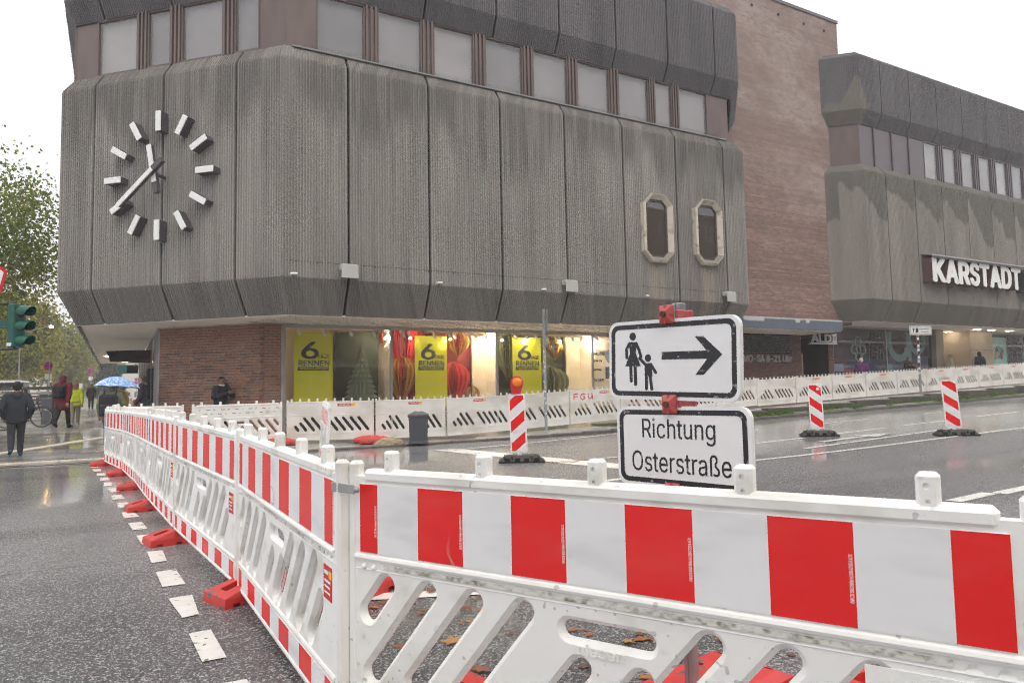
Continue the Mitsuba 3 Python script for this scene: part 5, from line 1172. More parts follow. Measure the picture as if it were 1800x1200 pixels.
    for s in (-1, 1): br += chain([(S[s] - [s * .012 * h, 0, .004 * h], .050 * h * bulk), (E_[s], .041 * h * bulk), (Wr[s] - (Wr[s] - E_[s]) * .04, .030 * h)])
    jm = smoothm(br, .03 * h / 1.7, 5)
    v = np.array(jm.vertices); v += (meshkit.fbm(v * 14, 3, 5)[:, None] - .5) * .018 * np.array(jm.vertex_normals); jm.vertices = v
    jk = part(k, 'jacket', jm, 'cloth', smooth=True, M=M, color=shade(jm, top))
    part(jk, 'hem', tube([(.098 * h * bulk * math.cos(u), yl * .2 + .062 * h * bulk * math.sin(u), zb + .0 * h) for u in np.linspace(0, 6.283, 19)[:-1]], .012 * h, 6, closed=True), 'cloth', M=M, color=np.array(top) * .6)
    # trousers
    tr = []
    for s in (-1, 1): tr += chain([(Hh[s] + [0, 0, .03 * h], .064 * h), (Hh[s] * .5 + K[s] * .5, .056 * h), (K[s], .046 * h), (An[s] * .5 + K[s] * .5, .041 * h), (An[s] + [0, 0, .012 * h], .035 * h)])
    tr += chain([(Hh[-1] + [0, 0, .02 * h], .066 * h), (Hh[1] + [0, 0, .02 * h], .066 * h)])
    tmh = smoothm(tr, .03 * h / 1.7, 4); v = np.array(tmh.vertices); v += (meshkit.fbm(v * 16, 3, 9)[:, None] - .5) * .014 * np.array(tmh.vertex_normals); tmh.vertices = v
    part(k, 'trousers', tmh, 'cloth', smooth=True, M=M, color=shade(tmh, legs))
    for s in (-1, 1):
        sm = tm(m3.Manifold.batch_hull([ball(An[s] + np.array([0, -.018, -.012]) * h, .026 * h, 8), ball(Toe[s] + np.array([0, 0, .006]) * h, .020 * h, 8), ball(An[s] + np.array([0, .03, .0]) * h, .026 * h, 8)])); part(k, 'shoe', sm, 'cloth', smooth=50, M=M, color=shoe)
    hm = lambda a, b, c, r, n=12: ball(hv(a, b, c), r * h, n)
    if hood is not None:
        hb = m3.Manifold.batch_hull([hm(0, -.012, .022, .064), hm(0, -.012, -.02, .058), hm(0, -.035, -.055, .045)]) - m3.Manifold.batch_hull([hm(0, .055, .005, .040), hm(0, .09, -.01, .048), hm(0, .05, -.04, .03)])
        q = smoothm(hb, .02, 3); part(k, 'hood', q, 'cloth', smooth=True, M=M, color=shade(q, hood))
    if hair is not None:
        hb = [m3.Manifold.batch_hull([hm(0, -.012, .024, .056), hm(0, -.022, -.002, .050)]) - m3.Manifold.batch_hull([hm(0, .062, -.008, .042), hm(0, .075, -.05, .05)])]
        if longhair: hb += [m3.Manifold.batch_hull([hm(s_ * .022, -.026, .01, .040) for s_ in (-1, 1)] + [hm(s_ * .030, -.034, -.085, .030) for s_ in (-1, 1)])]
        q = smoothm(hb, .016, 3); v = np.array(q.vertices); v += (meshkit.fbm(v * 40, 2, 3)[:, None] - .5) * .02 * np.array(q.vertex_normals); q.vertices = v
        part(k, 'hair', q, 'cloth', smooth=True, M=M, color=shade(q, hair, .5, 40))
    if cap is not None:
        q = tm(union([m3.Manifold.batch_hull([hm(0, -.008, .026, .058), hm(0, -.008, .012, .059)]) - m3.Manifold.batch_hull([hm(0, -.01, -.06, .075), hm(0, .02, -.06, .07)]), m3.Manifold.batch_hull([hm(-.03, .05, .022, .008, 6), hm(.03, .05, .022, .008, 6), hm(-.02, .095, .014, .006, 6), hm(.02, .095, .014, .006, 6)])])); part(k, 'cap', q, 'cloth', smooth=50, M=M, color=cap)
    if collar is not None:
        part(k, 'collar', tube([(.05 * h * math.cos(u), yl + .045 * h * math.sin(u), .855 * h + .01 * h * math.sin(u)) for u in np.linspace(0, 6.283, 15)[:-1]], .018 * h, 7, closed=True), 'cloth', smooth=40, M=M, color=collar)
    if bag is not None:
        b = thing('backpack', bag[0], 'backpack'); w_, hh, dd = bag[2]
        back = -.068 * h * bulk + yl
        q = smoothm(rbox(-w_ / 2, w_ / 2, back - dd, back + .01, .80 * h - hh, .80 * h, .035), .03, 2); part(b, 'pack', q, 'cloth', smooth=True, M=M, color=shade(q, bag[1], .3))
        q = smoothm(rbox(-w_ * .36, w_ * .36, back - dd - .05, back - dd + .02, .80 * h - hh * .92, .80 * h - hh * .45, .02), .03, 1); part(b, 'pocket', q, 'cloth', smooth=True, M=M, color=np.clip(np.array(bag[1]) * 1.25, 0, 1))
        for s in (-1, 1): part(b, 'strap', tube([(s * .075 * h, back + .0, .80 * h - .02), (s * .08 * h, yl - .02 * h, .853 * h), (s * .08 * h, yl + .06 * h, .82 * h), (s * .085 * h, yl + .075 * h, .72 * h), (s * .09 * h, back + .02, .62 * h)], .018, 6), 'cloth', M=M, color=np.array(bag[1]) * .7)
    return k, M, Wr
def umbrella(label, x, y, z, R, drop, cols, ang=0.0, shaft=.75, tilt=(0, 0)):
    k = thing('umbrella', label, 'umbrella'); M = mv(x, y, z, ang) @ trimesh.transformations.rotation_matrix(tilt[0], (1, 0, 0)) @ trimesh.transformations.rotation_matrix(tilt[1], (0, 1, 0))
    for g in range(8):
        a0, a1 = g * math.pi / 4, (g + 1) * math.pi / 4; V, C, F = [], [], []
        nu, nv = 16, 12
        for i in range(nu + 1):
            t = i / nu
            for j in range(nv + 1):
                s = j / nv; a = a0 + (a1 - a0) * s; sag = 1 - .09 * t * math.sin(math.pi * s)
                r = R * t * sag; V.append((r * math.cos(a), r * math.sin(a), -drop * t ** 1.9 + .02 * t * math.sin(math.pi * s))); 
                n = meshkit.noise(np.array([[V[-1][0] * 30 + 40, V[-1][1] * 30 + 9, g]]))[0]; n2 = meshkit.noise(np.array([[V[-1][0] * 46 + 7, V[-1][1] * 46, g + 5]]))[0]
                c = np.array(cols[int(n * 2.999 * 1.2) % len(cols)]); C.append(c * (.7 + .6 * n2))
        for i in range(nu):
            for j in range(nv):
                q = [i * (nv + 1) + j, (i + 1) * (nv + 1) + j, (i + 1) * (nv + 1) + j + 1, i * (nv + 1) + j + 1]; F.append(q)
        part(k, 'panel', (np.array(V), np.array(F)), 'paint', smooth=True, M=M, color=np.clip(np.array(C), 0, 1))
        t = np.linspace(0, 1, 8); part(k, 'rib', tube([(R * tt * math.cos(a0), R * tt * math.sin(a0), -drop * tt ** 1.9 - .008) for tt in t], .004, 4), 'dark_metal', M=M)
    part(k, 'shaft', cyl((0, 0, .06), (0, 0, -shaft), .007, 8), 'dark_metal', M=M); part(k, 'handle', cyl((0, 0, -shaft), (0, 0, -shaft - .12), .014, 8), 'dark_metal', M=M)
    return k
NAVY, BLACK = (.022, .026, .036), (.014, .014, .017)
def gz_(x, y): return gp(*toL(x, y))
HL = YAW                                               # heading along the side street
person('boy walking away in a dark hooded jacket and black cap, teal shoes', -10.95, 15.5, gz_(-10.95, 15.5), HL + .1, 1.62, NAVY, (.03, .032, .042), (.02, .09, .10), hair=BLACK, cap=BLACK, skin=(.45, .25, .17), stride=.07, arms=('pocket', 'pocket'), coat=.46, bulk=1.12)
person('woman in a maroon hooded coat walking away with a black backpack', -14.95, 23.3, gz_(-14.95, 23.3), HL - .45, 1.74, (.14, .014, .03), BLACK, BLACK, hood=(.14, .014, .03), stride=.13, coat=.37, bulk=1.22, bag=('black patterned backpack worn by the maroon hooded woman', (.012, .012, .018), (.36, .40, .16)))
person('child with light brown hair in a neon yellow jacket and beige trousers', -15.95, 25.6, gz_(-15.95, 25.6), HL - .05, 1.55, (.58, .66, .02), (.30, .25, .19), (.5, .48, .44), hair=(.24, .13, .07), longhair=True, stride=.05, coat=.45, bulk=1.02)
person('figure in a long black coat far along the wet pavement', -28.9, 48.1, gz_(-28.9, 48.1), HL, 1.72, BLACK, (.02, .016, .018), BLACK, hair=(.15, .09, .05), longhair=True, stride=.04, coat=.40)
person('person in a violet rain jacket far along the pavement', -29.2, 46.5, gz_(-29.2, 46.5), HL + .2, 1.68, (.06, .065, .22), (.08, .075, .14), BLACK, hood=(.06, .065, .22), coat=.42, stride=.05)
person('person in a blue jacket far off under the red umbrella', -27.9, 50.0, gz_(-27.9, 50.0), HL, 1.65, (.03, .05, .22), BLACK, BLACK, hair=BLACK, coat=.45)
umbrella('red and orange umbrella held slanted far along the pavement', -27.6, 49.3, gz_(-27.6, 49.3) + 1.75, .55, .25, [(.75, .06, .02), (.8, .25, .02)], tilt=(.5, -.5))
umbrella('small magenta umbrella far along the pavement', -27.6, 51.5, gz_(-27.6, 51.5) + 2.0, .55, .25, [(.42, .03, .28), (.5, .05, .33)])
person('person in an olive parka with a black backpack under the floral umbrella', -9.76, 17.05, gz_(-9.76, 17.05), HL - .25, 1.64, (.15, .17, .11), (.03, .10, .42), BLACK, hood=(.17, .18, .13), coat=.40, bulk=1.1, arms=('down', 'hold'), bag=('big black backpack worn by the person in the olive parka', (.018, .02, .03), (.38, .52, .19)))
person('person in an ochre coat beside the olive parka under the floral umbrella', -10.07, 17.85, gz_(-10.07, 17.85), HL - .1, 1.62, (.36, .25, .07), (.04, .07, .22), BLACK, hair=(.2, .12, .06), coat=.42, bulk=1.05, arms=('hold', 'down'))
umbrella('open umbrella with a blue, white and turquoise floral print', -9.78, 17.35, 1.79, .54, .27, [(.60, .72, .88), (.10, .28, .70), (.50, .62, .86), (.08, .45, .52), (.82, .85, .88), (.22, .25, .68)], ang=.2, tilt=(-.05, .05))
person('man in a dark jacket and green trousers at the side street glazing', -11.08, 21.2, gz_(-11.08, 21.2), HL + 1.35, 1.74, (.028, .03, .045), (.05, .10, .075), BLACK, hair=(.10, .075, .06), lean=.05, stride=.08, coat=.46, bulk=1.12, collar=(.3, .29, .28))
xp, yp = W(2.62, 22.0)[:2]
person('man in a black jacket phoning in front of the brick wall', xp, yp, gp(2.62, 22.0), YAW - math.pi + .55, 1.74, (.018, .02, .03), BLACK, BLACK, hair=(.012, .01, .01), skin=(.20, .105, .065), turn=-.6, arms=('phone', 'fold'), coat=.42, bulk=1.12, collar=(.55, .54, .52))
ph = thing('mobile_phone', 'dark phone held to the ear of the man before the brick wall', 'phone'); put(ph, rbox(-.035, .035, -.006, .006, -.07, .07, .005), 'ink', M=mv(xp, yp, gp(2.62, 22.0), YAW - math.pi + .55) @ mv(-.105, .06, 1.62, .9))
for lab, lx, ly, an, kw in (
    ('grey haired woman in a purple coat before the dark shop window', 30.5, 20.7, -.5, dict(H=1.66, top=(.085, .02, .10), legs=BLACK, shoe=BLACK, hair=(.55, .52, .49), coat=.38, bulk=1.22, stride=.05)),
    ('woman with curly brown hair in a black jacket holding something', 36.4, 22.0, math.pi - .4, dict(H=1.60, top=BLACK, legs=BLACK, shoe=BLACK, hair=(.13, .06, .03), longhair=True, coat=.42, arms=('fold', 'fold'), bulk=1.08)),
    ('grey haired man in a beige open jacket before the entrance', 41.2, 22.5, math.pi + .2, dict(H=1.75, top=(.27, .235, .18), legs=(.06, .065, .09), shoe=BLACK, hair=(.42, .40, .38), coat=.44, bulk=1.15, stride=.06, collar=(.10, .11, .15))),
    ('person in a black hooded coat seen from behind by the stone pier', 43.7, 22.2, -.3, dict(H=1.74, top=BLACK, legs=BLACK, shoe=BLACK, hood=BLACK, coat=.38, bulk=1.2, stride=.05))):
    X, Y = W(lx, ly)[:2]; H_ = kw.pop('H'); t_, l_, s_ = kw.pop('top'), kw.pop('legs'), kw.pop('shoe')
    person(lab, X, Y, gp(lx, ly), YAW + an, H_, t_, l_, s_, **kw)

# ================================================================== TREES, GRASS, LEAVES
def leaf_cards(P, size, cols, r, flat=.5, six=False):
    """one small kite-shaped leaf (4 triangles, folded on its midrib) at each point"""
    n = len(P); a = r.normal(size=(n, 3)); a /= np.linalg.norm(a, axis=1, keepdims=True); b = np.cross(a, r.normal(size=(n, 3))); b /= np.linalg.norm(b, axis=1, keepdims=True); c = np.cross(a, b)
    s = size * r.uniform(.6, 1.25, (n, 1))
    V = np.stack([P, P + a * s * .5 + b * s * .42 + c * s * .12, P + a * s * 1.05, P + a * s * .5 - b * s * .42 + c * s * .12], 1).reshape(-1, 3)
    i = np.arange(n)[:, None] * 4; F = np.vstack([i + [[0, 1, 2]], i + [[0, 2, 3]]])
    return trimesh.Trimesh(V, F, process=False), np.repeat(cols, 4, axis=0)
def tree(name, label, x, y, z, trunk_h, crown_c, crown_r, n_clump, leaves, lsize, palette, seed, bark='bark', trunk_r=.22, cat='tree', dense=.55):
    r = np.random.default_rng(seed); k = thing(name, label, cat)
    cc = np.array([x, y, z]) + crown_c
    p0 = np.array([x, y, z - .2]); top = np.array([x + crown_c[0] * .4, y + crown_c[1] * .4, z + crown_c[2] + crown_r[2] * .3])
    tpts = [p0 + (top - p0) * t + np.array([math.sin(3 * t + seed), math.cos(2.2 * t + seed), 0]) * .12 * t for t in np.linspace(0, 1, 8)]
    part(k, 'trunk', tube(tpts, np.linspace(trunk_r, trunk_r * .22, 8), 9), bark, smooth=True)
    C = []
    while len(C) < n_clump:
        q = r.normal(size=3); q /= np.linalg.norm(q); q *= r.uniform(.25, 1) ** .5; C.append(cc + q * crown_r)
    limbs = []
    for q in C[:26]:
        s0 = tpts[r.integers(3, 7)]; mid = (s0 + q) / 2 + [0, 0, -.12 * np.linalg.norm(q - s0)]
        limbs.append(tube([s0, mid, q], [trunk_r * .28, trunk_r * .14, .012], 5))
        for _ in range(3):
            e = q + r.normal(size=3) * crown_r * .22; limbs.append(tube([mid * .4 + q * .6, (q + e) / 2, e], [.02, .014, .006], 4))
    part(k, 'limbs', limbs, bark, smooth=True)
    P, cols = [], []
    pal = np.array(palette)
    for q in C:
        m = int(leaves / n_clump * r.uniform(.5, 1.5)); rad = crown_r * r.uniform(.14, .26)
        d = r.normal(size=(m, 3)) * rad * dense + q; P.append(d)
        base = pal[r.choice(len(pal), p=None)]; mixc = pal[r.integers(len(pal), size=m)]
        w = r.uniform(0, .55, (m, 1)); cols.append((base * (1 - w) + mixc * w) * r.uniform(.7, 1.3, (m, 1)))
    mesh, col = leaf_cards(np.vstack(P), lsize, np.clip(np.vstack(cols), 0, 1), r)
    part(k, 'crown', mesh, 'leaf', smooth=False, color=col)
    return k
G1, G2, G3, G4, G5 = (.13, .18, .055), (.095, .15, .045), (.27, .29, .07), (.38, .31, .07), (.32, .20, .07)
tree('plane_tree', 'large plane tree with thinning green leaves cut off by the left edge', -24.6, 30.0, .2, 5, np.array([0, 0, 8.0]), np.array([4.5, 4.4, 4.7]), 150, 19500, .155, [(.24, .31, .10), (.24, .30, .09), (.17, .25, .07), (.18, .26, .08), (.38, .35, .09), (.30, .32, .09)], 3, trunk_r=.3, dense=.66)
for i, (lx, ly, h, cr, pal, lab, br) in enumerate((
    (-10.5, 62, 9.5, (4.6, 4.6, 4.0), [G3, G4, G1, G3], 'yellowing tree with a dark trunk behind the traffic light', 'bark'),
    (-10.0, 86, 11.5, (5.0, 5.0, 4.6), [G3, G1, G3, G4, G5], 'tall yellow green tree behind the lit street lamp', 'bark'),
    (-8.5, 118, 11.5, (5.6, 5.6, 4.8), [G3, G4, G3, G1], 'hazy yellow tree with a pale trunk before the building edge', 'pale_bark'),
    (-17, 75, 9.5, (5.4, 5.4, 4.2), [G4, G3, G4], 'orange yellow tree at the far left edge', 'bark'),
    (-6.0, 165, 10.5, (6.5, 6.5, 4.5), [G3, G5, G1], 'distant brownish tree at the end of the side street', 'pale_bark'),
    (-20, 130, 13, (8, 8, 5.5), [G1, G3, G4], 'distant green yellow tree far down the street on the left', 'bark'))):
    X, Y = W(lx, ly)[:2]; tree('street_tree', lab, X, Y, gp(lx, min(ly, 110)), 3, np.array([0, 0, h - cr[2]]), np.array(cr), 90, 13000, .30 if ly < 80 else .38, pal, 20 + i, br, .22, dense=.8)
X, Y = W(-1.4, 142)[:2]
k = thing('conifer', 'dark green conifer far down the side street beside the building edge', 'tree'); r = np.random.default_rng(5)
part(k, 'trunk', cyl((X, Y, 0), (X, Y, 9.5), .25, 8, .05), 'bark')
t = r.uniform(0, 1, 14000) ** .7; a = r.uniform(0, 6.283, 14000); rad = (1 - t * .0) * 0 + (3.4 * (1 - t) + .15) * np.sqrt(r.uniform(.25, 1, 14000)) * (.75 + .3 * np.sin(t * 60))
t = 1 - t; rad = (3.4 * (1 - t) + .15) * np.sqrt(r.uniform(.3, 1, 14000)) * (.8 + .25 * np.sin(t * 55 + 2 * a))
mesh, col = leaf_cards(np.column_stack([X + rad * np.cos(a), Y + rad * np.sin(a), 1.2 + t * 9.8 - rad * .2]), .38, np.clip(np.array([.022, .055, .035]) * r.uniform(.6, 1.5, (14000, 1)), 0, 1), r)
part(k, 'crown', mesh, 'leaf', color=col)
# grass along the terrace wall, fallen leaves
r = np.random.default_rng(11); P = []; C = []
for cx in np.concatenate([r.uniform(9.5, 46, 40), r.uniform(18, 24, 22), r.uniform(28, 40, 20)]):
    yy = r.choice([KERB + .12, 16.64]) + r.normal(0, .07); n = r.integers(20, 70); P.append(np.column_stack([cx + r.normal(0, .22, n), yy + r.normal(0, .08, n)])); 
P = np.vstack(P); n = len(P); zz = g_verge(P[:, 0]) ; base = np.column_stack([P[:, 0] * CY - P[:, 1] * SY, P[:, 0] * SY + P[:, 1] * CY, zz])
hgt = r.uniform(.05, .17, n); a = r.uniform(0, 6.28, n); lean = r.normal(0, .05, (n, 2)); wv = np.column_stack([np.cos(a), np.sin(a), 0 * a]) * .010
V = np.stack([base - wv, base + wv, base + np.column_stack([lean, hgt])], 1).reshape(-1, 3)
gk = thing('grass', 'grass and weeds growing along the foot of the terrace wall', 'grass', kind='stuff'); put(gk, trimesh.Trimesh(V, np.arange(3 * n).reshape(-1, 3), process=False), 'leaf', color=np.repeat(np.array([.12, .22, .03]) * r.uniform(.5, 1.4, (n, 1)), 3, axis=0))
def leafpoly(r):
    pts = []
    for i in range(11):
        a = math.pi * 2 * i / 11; rr = (1.0 if i % 2 == 0 else .55) * r.uniform(.75, 1.15); pts.append((rr * math.cos(a), rr * .75 * math.sin(a)))
    return pts
LV, LF, LC_ = [], [], []
def leaf_at(X, Y, Z, s):
    p = leafpoly(r); a = r.uniform(0, 6.28); c, sn = math.cos(a), math.sin(a); o = sum(len(v) for v in LV); cu = r.uniform(.1, .5)
    v = [(X, Y, Z + .006)] + [(X + s * (u * c - w * sn), Y + s * (u * sn + w * c), Z + .006 + s * cu * abs(w) * r.uniform(.4, 1.2)) for u, w in p]
    LV.append(np.array(v)); LF.extend([[o, o + 1 + i, o + 1 + (i + 1) % 11] for i in range(11)])
    col = np.array([(.30, .10, .025), (.22, .07, .025), (.16, .06, .03), (.33, .17, .05), (.12, .05, .03)][r.integers(5)]) * r.uniform(.7, 1.2); LC_.append(np.tile(col, (12, 1)))
for _ in range(560):                                      # in the gutter
    lx = r.uniform(3.4, 30); ly = KERB - .13 - abs(r.normal(0, .10)); X, Y = W(lx, ly)[:2]; leaf_at(X, Y, float(g_road(lx)), r.uniform(.025, .055))
for _ in range(230):                                      # behind the near panel
    X, Y = r.uniform(-.9, 1.9), r.uniform(2.3, 5.2)
    if (X - N0[0]) * -dN[1] + (Y - N0[1]) * dN[0] < .15: continue
    leaf_at(X, Y, 0, r.uniform(.02, .062))
for X, Y, s in ((-.33, 3.65, .075), (-.28, 3.32, .06), (-.45, 3.9, .08), (-.2, 3.9, .06), (1.35, 2.5, .08), (.3, 3.3, .05), (.55, 3.6, .05), (.15, 3.1, .045)): leaf_at(X, Y, .0, s)
for _ in range(190):
    X, Y = r.uniform(-9, 12), r.uniform(3, 17); leaf_at(X, Y, float(g_road(toL(X, Y)[0])) + .002, r.uniform(.018, .045))
for _ in range(60): 
    t = r.uniform(0, 1); X, Y = .55 + 1.3 * t + r.normal(0, .12), 12.1 + .8 * t + r.normal(0, .07); leaf_at(X, Y, 0, r.uniform(.025, .05))
lk = thing('fallen_leaves', 'wet orange brown fallen leaves on the road and in the gutter', 'leaves', kind='stuff')
put(lk, trimesh.Trimesh(np.vstack(LV), np.array(LF), process=False), 'leaf_litter', color=np.vstack(LC_)); mat('leaf_litter', VC, .35, two=True)

# ================================================================== FAR LEFT: fence, bicycles, signs, cars, houses
fk = thing('slatted_fence', 'dark fence of horizontal slats behind the bicycles on the left', 'fence')
f0, f1 = np.array([-24.5, 28.6]), np.array([-18.9, 28.9]); a = math.atan2(*(f1 - f0)[::-1]); Lf = np.linalg.norm(f1 - f0); Mf = mv(*f0, .28, a)
for i, zz in enumerate((.08, .22, .36, .50, .64, .92, 1.05, 1.18)): part(fk, 'slat', tm(rbox(0, Lf, -.02, .02, zz, zz + .085, .006)), 'slat_pale' if i not in (5, 6) else 'slat_dark', M=Mf)
part(fk, 'rail', tm(rbox(0, Lf, -.05, .05, 1.38, 1.50, .01)), 'slat_dark', M=Mf)
for x in np.linspace(.05, Lf - .05, 6): part(fk, 'post', tm(rbox(x - .05, x + .05, .0, .10, 0, 1.42, .008)), 'slat_dark', M=Mf)
mat('slat_pale', (.26, .25, .235), .5); mat('slat_dark', (.045, .05, .047), .5)
def bicycle(label, x, y, z, ang, col):
    k = thing('bicycle', label, 'bicycle'); M = mv(x, y, z, ang)
    for wx in (-.52, .52):
        w = part(k, 'wheel', tube([(wx + .33 * math.cos(u), 0, .34 + .33 * math.sin(u)) for u in np.linspace(0, 6.283, 29)[:-1]], .02, 6, closed=True), 'black_rubber', M=M)
        part(w, 'rim', tube([(wx + .30 * math.cos(u), 0, .34 + .30 * math.sin(u)) for u in np.linspace(0, 6.283, 29)[:-1]], .011, 5, closed=True), 'galvanised', M=M)
        part(w, 'spokes', [cyl((wx, 0, .34), (wx + .3 * math.cos(u), 0, .34 + .3 * math.sin(u)), .0025, 3) for u in np.linspace(0, 6.283, 15)[:-1]], 'galvanised', M=M)
        t = np.linspace(.5, 2.9, 10); part(k, 'mudguard', tube([(wx + .37 * math.cos(u), 0, .34 + .37 * math.sin(u)) for u in t], .018, 5), col, M=M)
    q = dict(bb=(-.08, 0, .30), seat=(-.22, 0, .86), head=(.38, 0, .88), r=(-.52, 0, .34), f=(.52, 0, .34), bar=(.36, 0, 1.02))
    part(k, 'bicycle_frame', [cyl(q[a_], q[b_], .016, 7) for a_, b_ in (('bb', 'seat'), ('bb', 'head'), ('seat', 'head'), ('bb', 'r'), ('seat', 'r'), ('head', 'f'), ('head', 'bar'))], col, M=M)
    part(k, 'saddle', tm(hull([(-.36, -.08, .92), (-.36, .08, .92), (-.08, 0, .93), (-.36, -.07, .96), (-.36, .07, .96), (-.1, 0, .95)])), 'black_rubber', M=M)
    part(k, 'handlebar', tube([(.26, -.30, 1.02), (.38, -.22, 1.06), (.37, 0, 1.03), (.38, .22, 1.06), (.26, .30, 1.02)], .013, 6), 'galvanised', M=M)
    part(k, 'carrier', tm(rbox(-.80, -.38, -.06, .06, .74, .76, .004)), 'dark_metal', M=M)
    part(k, 'crank', cyl((-.08, -.05, .30), (-.08, .05, .30), .09, 14), 'dark_metal', M=M)
    part(k, 'rear_light', box(-.84, -.80, -.04, .04, .66, .72), 'sticker_red', M=M)
    return k
bicycle('bicycle with pale tyres leaning at the fence right of the boy', -16.9, 24.3, gz_(-16.9, 24.3), .35, 'dark_metal')
bicycle('dark bicycle with a red rear light at the left edge of the photo', -16.6, 22.0, gz_(-16.6, 22.0), .9, 'dark_metal')
k = thing('litter_bin', 'dark grey steel litter bin beside the maroon coated woman', 'litter bin'); Mb = mv(-17.75, 26.9, gz_(-17.75, 26.9), .1)
part(k, 'body', tm(rbox(-.20, .20, -.20, .20, 0, .98, .02)), 'bin_grey', M=Mb); part(k, 'sticker', box(-.06, .06, -.206, -.20, .52, .64), 'sticker_white', M=Mb)
for lab, X, Y, zc in (('round blue no stopping sign with red rim above the maroon coated woman', -26.8, 40.5, 2.70), ('distant no stopping sign left of the floral umbrella', -37.0, 61.5, 2.95)):
    k = thing('no_stopping_sign', lab, 'sign', 'round no stopping signs'); z = gz_(X, Y)
    part(k, 'pole', cyl((X, Y, z), (X, Y, z + zc + .35), .04, 8), 'galv_dull'); Ms = mv(X, Y - .06, z + zc, 1.25)
    part(k, 'disc', cyl((0, 0, 0), (0, .02, 0), .27, 24), 'sign_rim_red', M=Ms); part(k, 'face', cyl((0, -.006, 0), (0, 0, 0), .215, 24), 'sign_blue', M=Ms)
    part(k, 'cross', [box(-.215, .215, -.012, -.006, -.03, .03)], 'sign_rim_red', M=Ms @ trimesh.transformations.rotation_matrix(.785, (0, 1, 0))); part(k, 'cross', [box(-.215, .215, -.014, -.007, -.03, .03)], 'sign_rim_red', M=Ms @ trimesh.transformations.rotation_matrix(-.785, (0, 1, 0)))
    part(k, 'plate', box(-.2, .2, -.01, .0, -.75, -.45), 'sign_white', M=Ms)
mat('sign_rim_red', (.50, .03, .08), .4); mat('sign_blue', (.06, .05, .35), .4)
k = thing('street_lamp', 'lit orange street lamp on a thin arm among the yellow trees', 'street lamp'); X, Y = -32.6, 49.5
part(k, 'mast', tube([(X - 3, Y + 1, .3), (X - 3, Y + 1, 5.8), (X - 2.6, Y + .9, 6.1), (X, Y, 6.45)], [.07, .05, .04, .03], 7), 'galv_dull'); part(k, 'head', tm(rbox(X - .3, X + .1, Y - .1, Y + .1, 6.44, 6.52, .02)), 'galv_dull')
b = trimesh.creation.icosphere(2, .12); b.apply_translation((X - .05, Y - .02, 6.38)); part(k, 'bulb', b, 'glow_warm', emitter={'type': 'area', 'radiance': rgb(14, 8.5, 3)})
k = thing('notice_board', 'pale blue and white board on posts behind the child in yellow', 'sign'); X, Y = -39.5, 63.8
part(k, 'board', box(X - .3, X + .38, Y, Y + .08, 1.9, 2.65), 'pale_blue', M=None); part(k, 'board_panel', box(X - .27, X + .35, Y - .02, Y, 2.2, 2.62), 'lamp_white'); part(k, 'post', cyl((X, Y + .04, .3), (X, Y + .04, 1.95), .05, 8), 'galv_dull')
def car(label, x, y, z, ang, bs, van=False):
    k = thing('parked_car', label, 'van' if van else 'car', 'vehicles parked far down the side street'); M = mv(x, y, z, ang); L, Wd, Hh = (5.2, 1.95, 2.1) if van else (4.2, 1.75, 1.45)
    side = [(-L / 2, .35), (-L / 2, .9), (-L / 2 + .15, .95 if not van else 1.1), (-L / 2 + (.5 if not van else .25), Hh if van else Hh - .05), (L / 2 - (1.9 if not van else 1.3), Hh), (L / 2 - 1.0, .98 if not van else 1.2), (L / 2 - .1, .82), (L / 2, .4), (L / 2 - .1, .25), (-L / 2 + .1, .25)]
    body = hull([(a_, s * Wd / 2 * (1 if c < 1.0 else .86), c) for a_, c in side[:3] + side[5:] for s in (-1, 1)]) + hull([(a_, s * Wd / 2 * (.98 if c < 1.1 else .80), c) for a_, c in side[2:6] for s in (-1, 1)])
    part(k, 'car_body', tm(body), bs, M=M, smooth=20)
    part(k, 'window', tm(hull([(a_ * .93, s * (Wd / 2 * .885), c) for a_, c in ((-L / 2 + .45, 1.02), (-L / 2 + .7, Hh - .12), (L / 2 - 1.95, Hh - .1), (L / 2 - 1.2, 1.02)) for s in (-1, 1)])), 'signal_black', M=M)
    part(k, 'rear_window', box(-L / 2 + .2, -L / 2 + .24, -.6, .6, 1.0, Hh - .15), 'signal_black', M=M)
    for wx in (-L / 2 + .8, L / 2 - .85):
        for s in (-1, 1): w = part(k, 'wheel', cyl((wx, s * (Wd / 2 - .2), .31), (wx, s * Wd / 2, .31), .31, 16), 'black_rubber', M=M); part(w, 'rim', cyl((wx, s * (Wd / 2 - .02), .31), (wx, s * (Wd / 2 + .01), .31), .18, 12), 'galvanised', M=M)
    for s in (-1, 1): part(k, 'tail_light', box(-L / 2 - .01, -L / 2 + .03, s * .7 - .09, s * .7 + .09, .72, .88), 'sticker_red', M=M)
mat('car_white', (.72, .73, .74), .25); mat('car_red', (.25, .03, .03), .25); mat('car_grey', (.12, .125, .13), .25)
car('white van parked behind the slatted fence', -33.2, 46.5, .40, 2.05, 'car_white', True); car('white car at the far left behind the bicycles', -27.5, 37.2, .35, 1.9, 'car_white'); car('dark red car parked beyond the white van', -37.5, 53, .45, 2.05, 'car_red'); car('grey car parked far down the side street', -45.5, 69, .55, 2.05, 'car_grey')
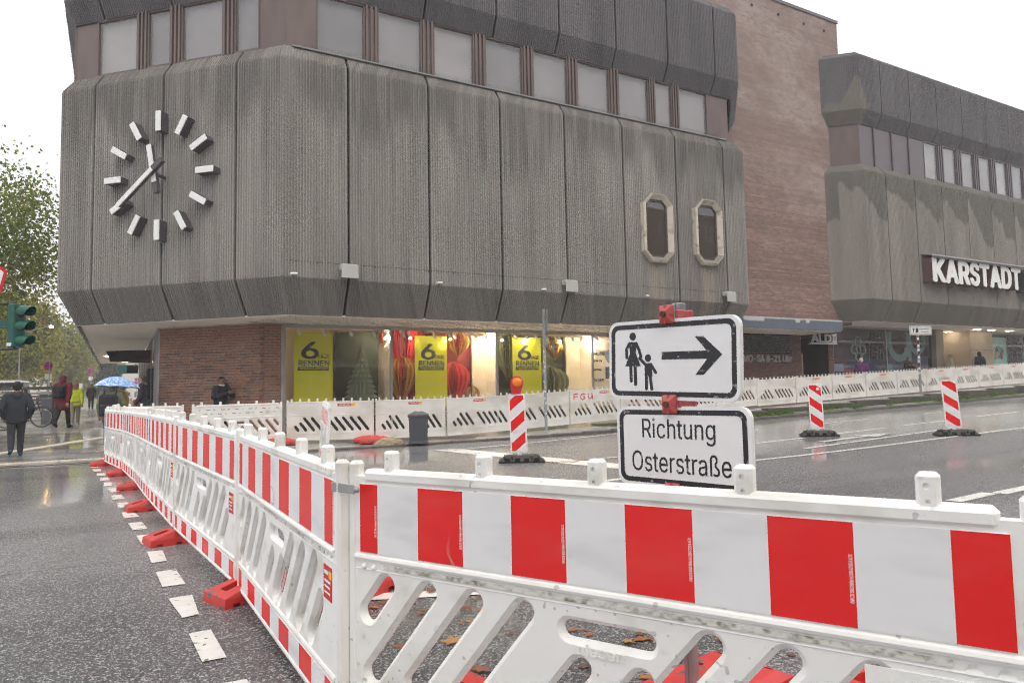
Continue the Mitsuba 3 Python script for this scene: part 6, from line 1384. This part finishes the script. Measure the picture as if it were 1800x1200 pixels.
def house(label, x0, x1, y0, y1, h, bs, rows, cols, face, pitch=True, z0=.2, frame='white_frame'):
    """a plain house in building axes; windows on the face: 'x1' (towards +x) or 'y0' or 'y1'"""
    k = thing('house', label, 'building'); part(k, 'wall', box(x0, x1, y0, y1, z0 - 1, h), bs, M=RB)
    if pitch: part(k, 'roof', tm(hull([(x0 - .3, y0 - .3, h), (x1 + .3, y0 - .3, h), (x0 - .3, y1 + .3, h), (x1 + .3, y1 + .3, h), ((x0 + x1) / 2, y0 + 1, h + 3), ((x0 + x1) / 2, y1 - 1, h + 3)])), 'roof_tile', M=RB)
    for r_ in range(rows):
        zb = z0 + 1.0 + r_ * (h - z0) / rows
        for c in range(cols):
            if face == 'x1': u0 = y0 + (y1 - y0) * (c + .5) / cols; bx_ = lambda w_, d0, d1, za, zb_: box(x1 + d0, x1 + d1, u0 - w_, u0 + w_, za, zb_)
            elif face == 'y1': u0 = x0 + (x1 - x0) * (c + .5) / cols; bx_ = lambda w_, d0, d1, za, zb_: box(u0 - w_, u0 + w_, y1 + d0, y1 + d1, za, zb_)
            else: u0 = x0 + (x1 - x0) * (c + .5) / cols; bx_ = lambda w_, d0, d1, za, zb_: box(u0 - w_, u0 + w_, y0 - d1, y0 - d0, za, zb_)
            w = part(k, 'window', [bx_(.72, .0, .06, zb, zb + .09), bx_(.72, .0, .06, zb + 1.46, zb + 1.55), bx_(.05, .0, .07, zb + .09, zb + 1.46)] + ([box(x1, x1 + .06, u0 + s * .68 - .06, u0 + s * .68 + .06, zb + .09, zb + 1.46) for s in (-1, 1)] if face == 'x1' else [box(u0 + s * .68 - .06, u0 + s * .68 + .06, *((y1, y1 + .06) if face == 'y1' else (y0 - .06, y0)), zb + .09, zb + 1.46) for s in (-1, 1)]), frame, M=RB)
            part(w, 'pane', bx_(.66, .0, .02, zb + .05, zb + 1.5), 'signal_black', M=RB)
    return k
mat('roof_tile', (.16, .06, .04), .7); mat('house_pale', (.55, .52, .46), .8); mat('house_white', (.68, .67, .64), .8)
mat('house_brick', proc(lambda p, n, uv: mix((.085, .045, .035), (.14, .075, .055), fbm(p.x * 2, p.y * 2, p.z * 2, 3))), .8)
house('pale house behind the yellow trees on the left', -40, -24, 70, 120, 10, 'house_white', 3, 12, 'x1')
house('beige house closing the far end of the side street', -24, 6, 205, 220, 11, 'house_pale', 3, 9, 'y0')
hk = house('brick house with white window frames mirrored in the shop windows', -28, 190, -24, -13.5, 9.5, 'house_brick', 3, 70, 'y1', False)
house('tall brick house mirrored in the small octagonal windows', 30, 66, -26, -14.2, 18.6, 'house_brick', 5, 12, 'y1', False)
for z in (3.4, 6.7): part(hk, 'band', box(-28, 190, -13.5, -13.42, z, z + .28), 'lamp_white', M=RB)

# ================================================================== WET AIR
scene['wet_air'] = {'type': 'homogeneous', 'albedo': rgb(.95, .95, .955), 'sigma_t': .0013}
scene['haze'] = {'type': 'cube', 'to_world': T().translate([0, 100, 9.5]).scale([420, 420, 11.8]), 'bsdf': {'type': 'null'}, 'interior': {'type': 'ref', 'id': 'wet_air'}}
labels['haze'] = {'label': 'thin wet haze that pales the far trees', 'category': 'haze', 'kind': 'stuff'}
scene['camera']['medium'] = {'type': 'ref', 'id': 'wet_air'}
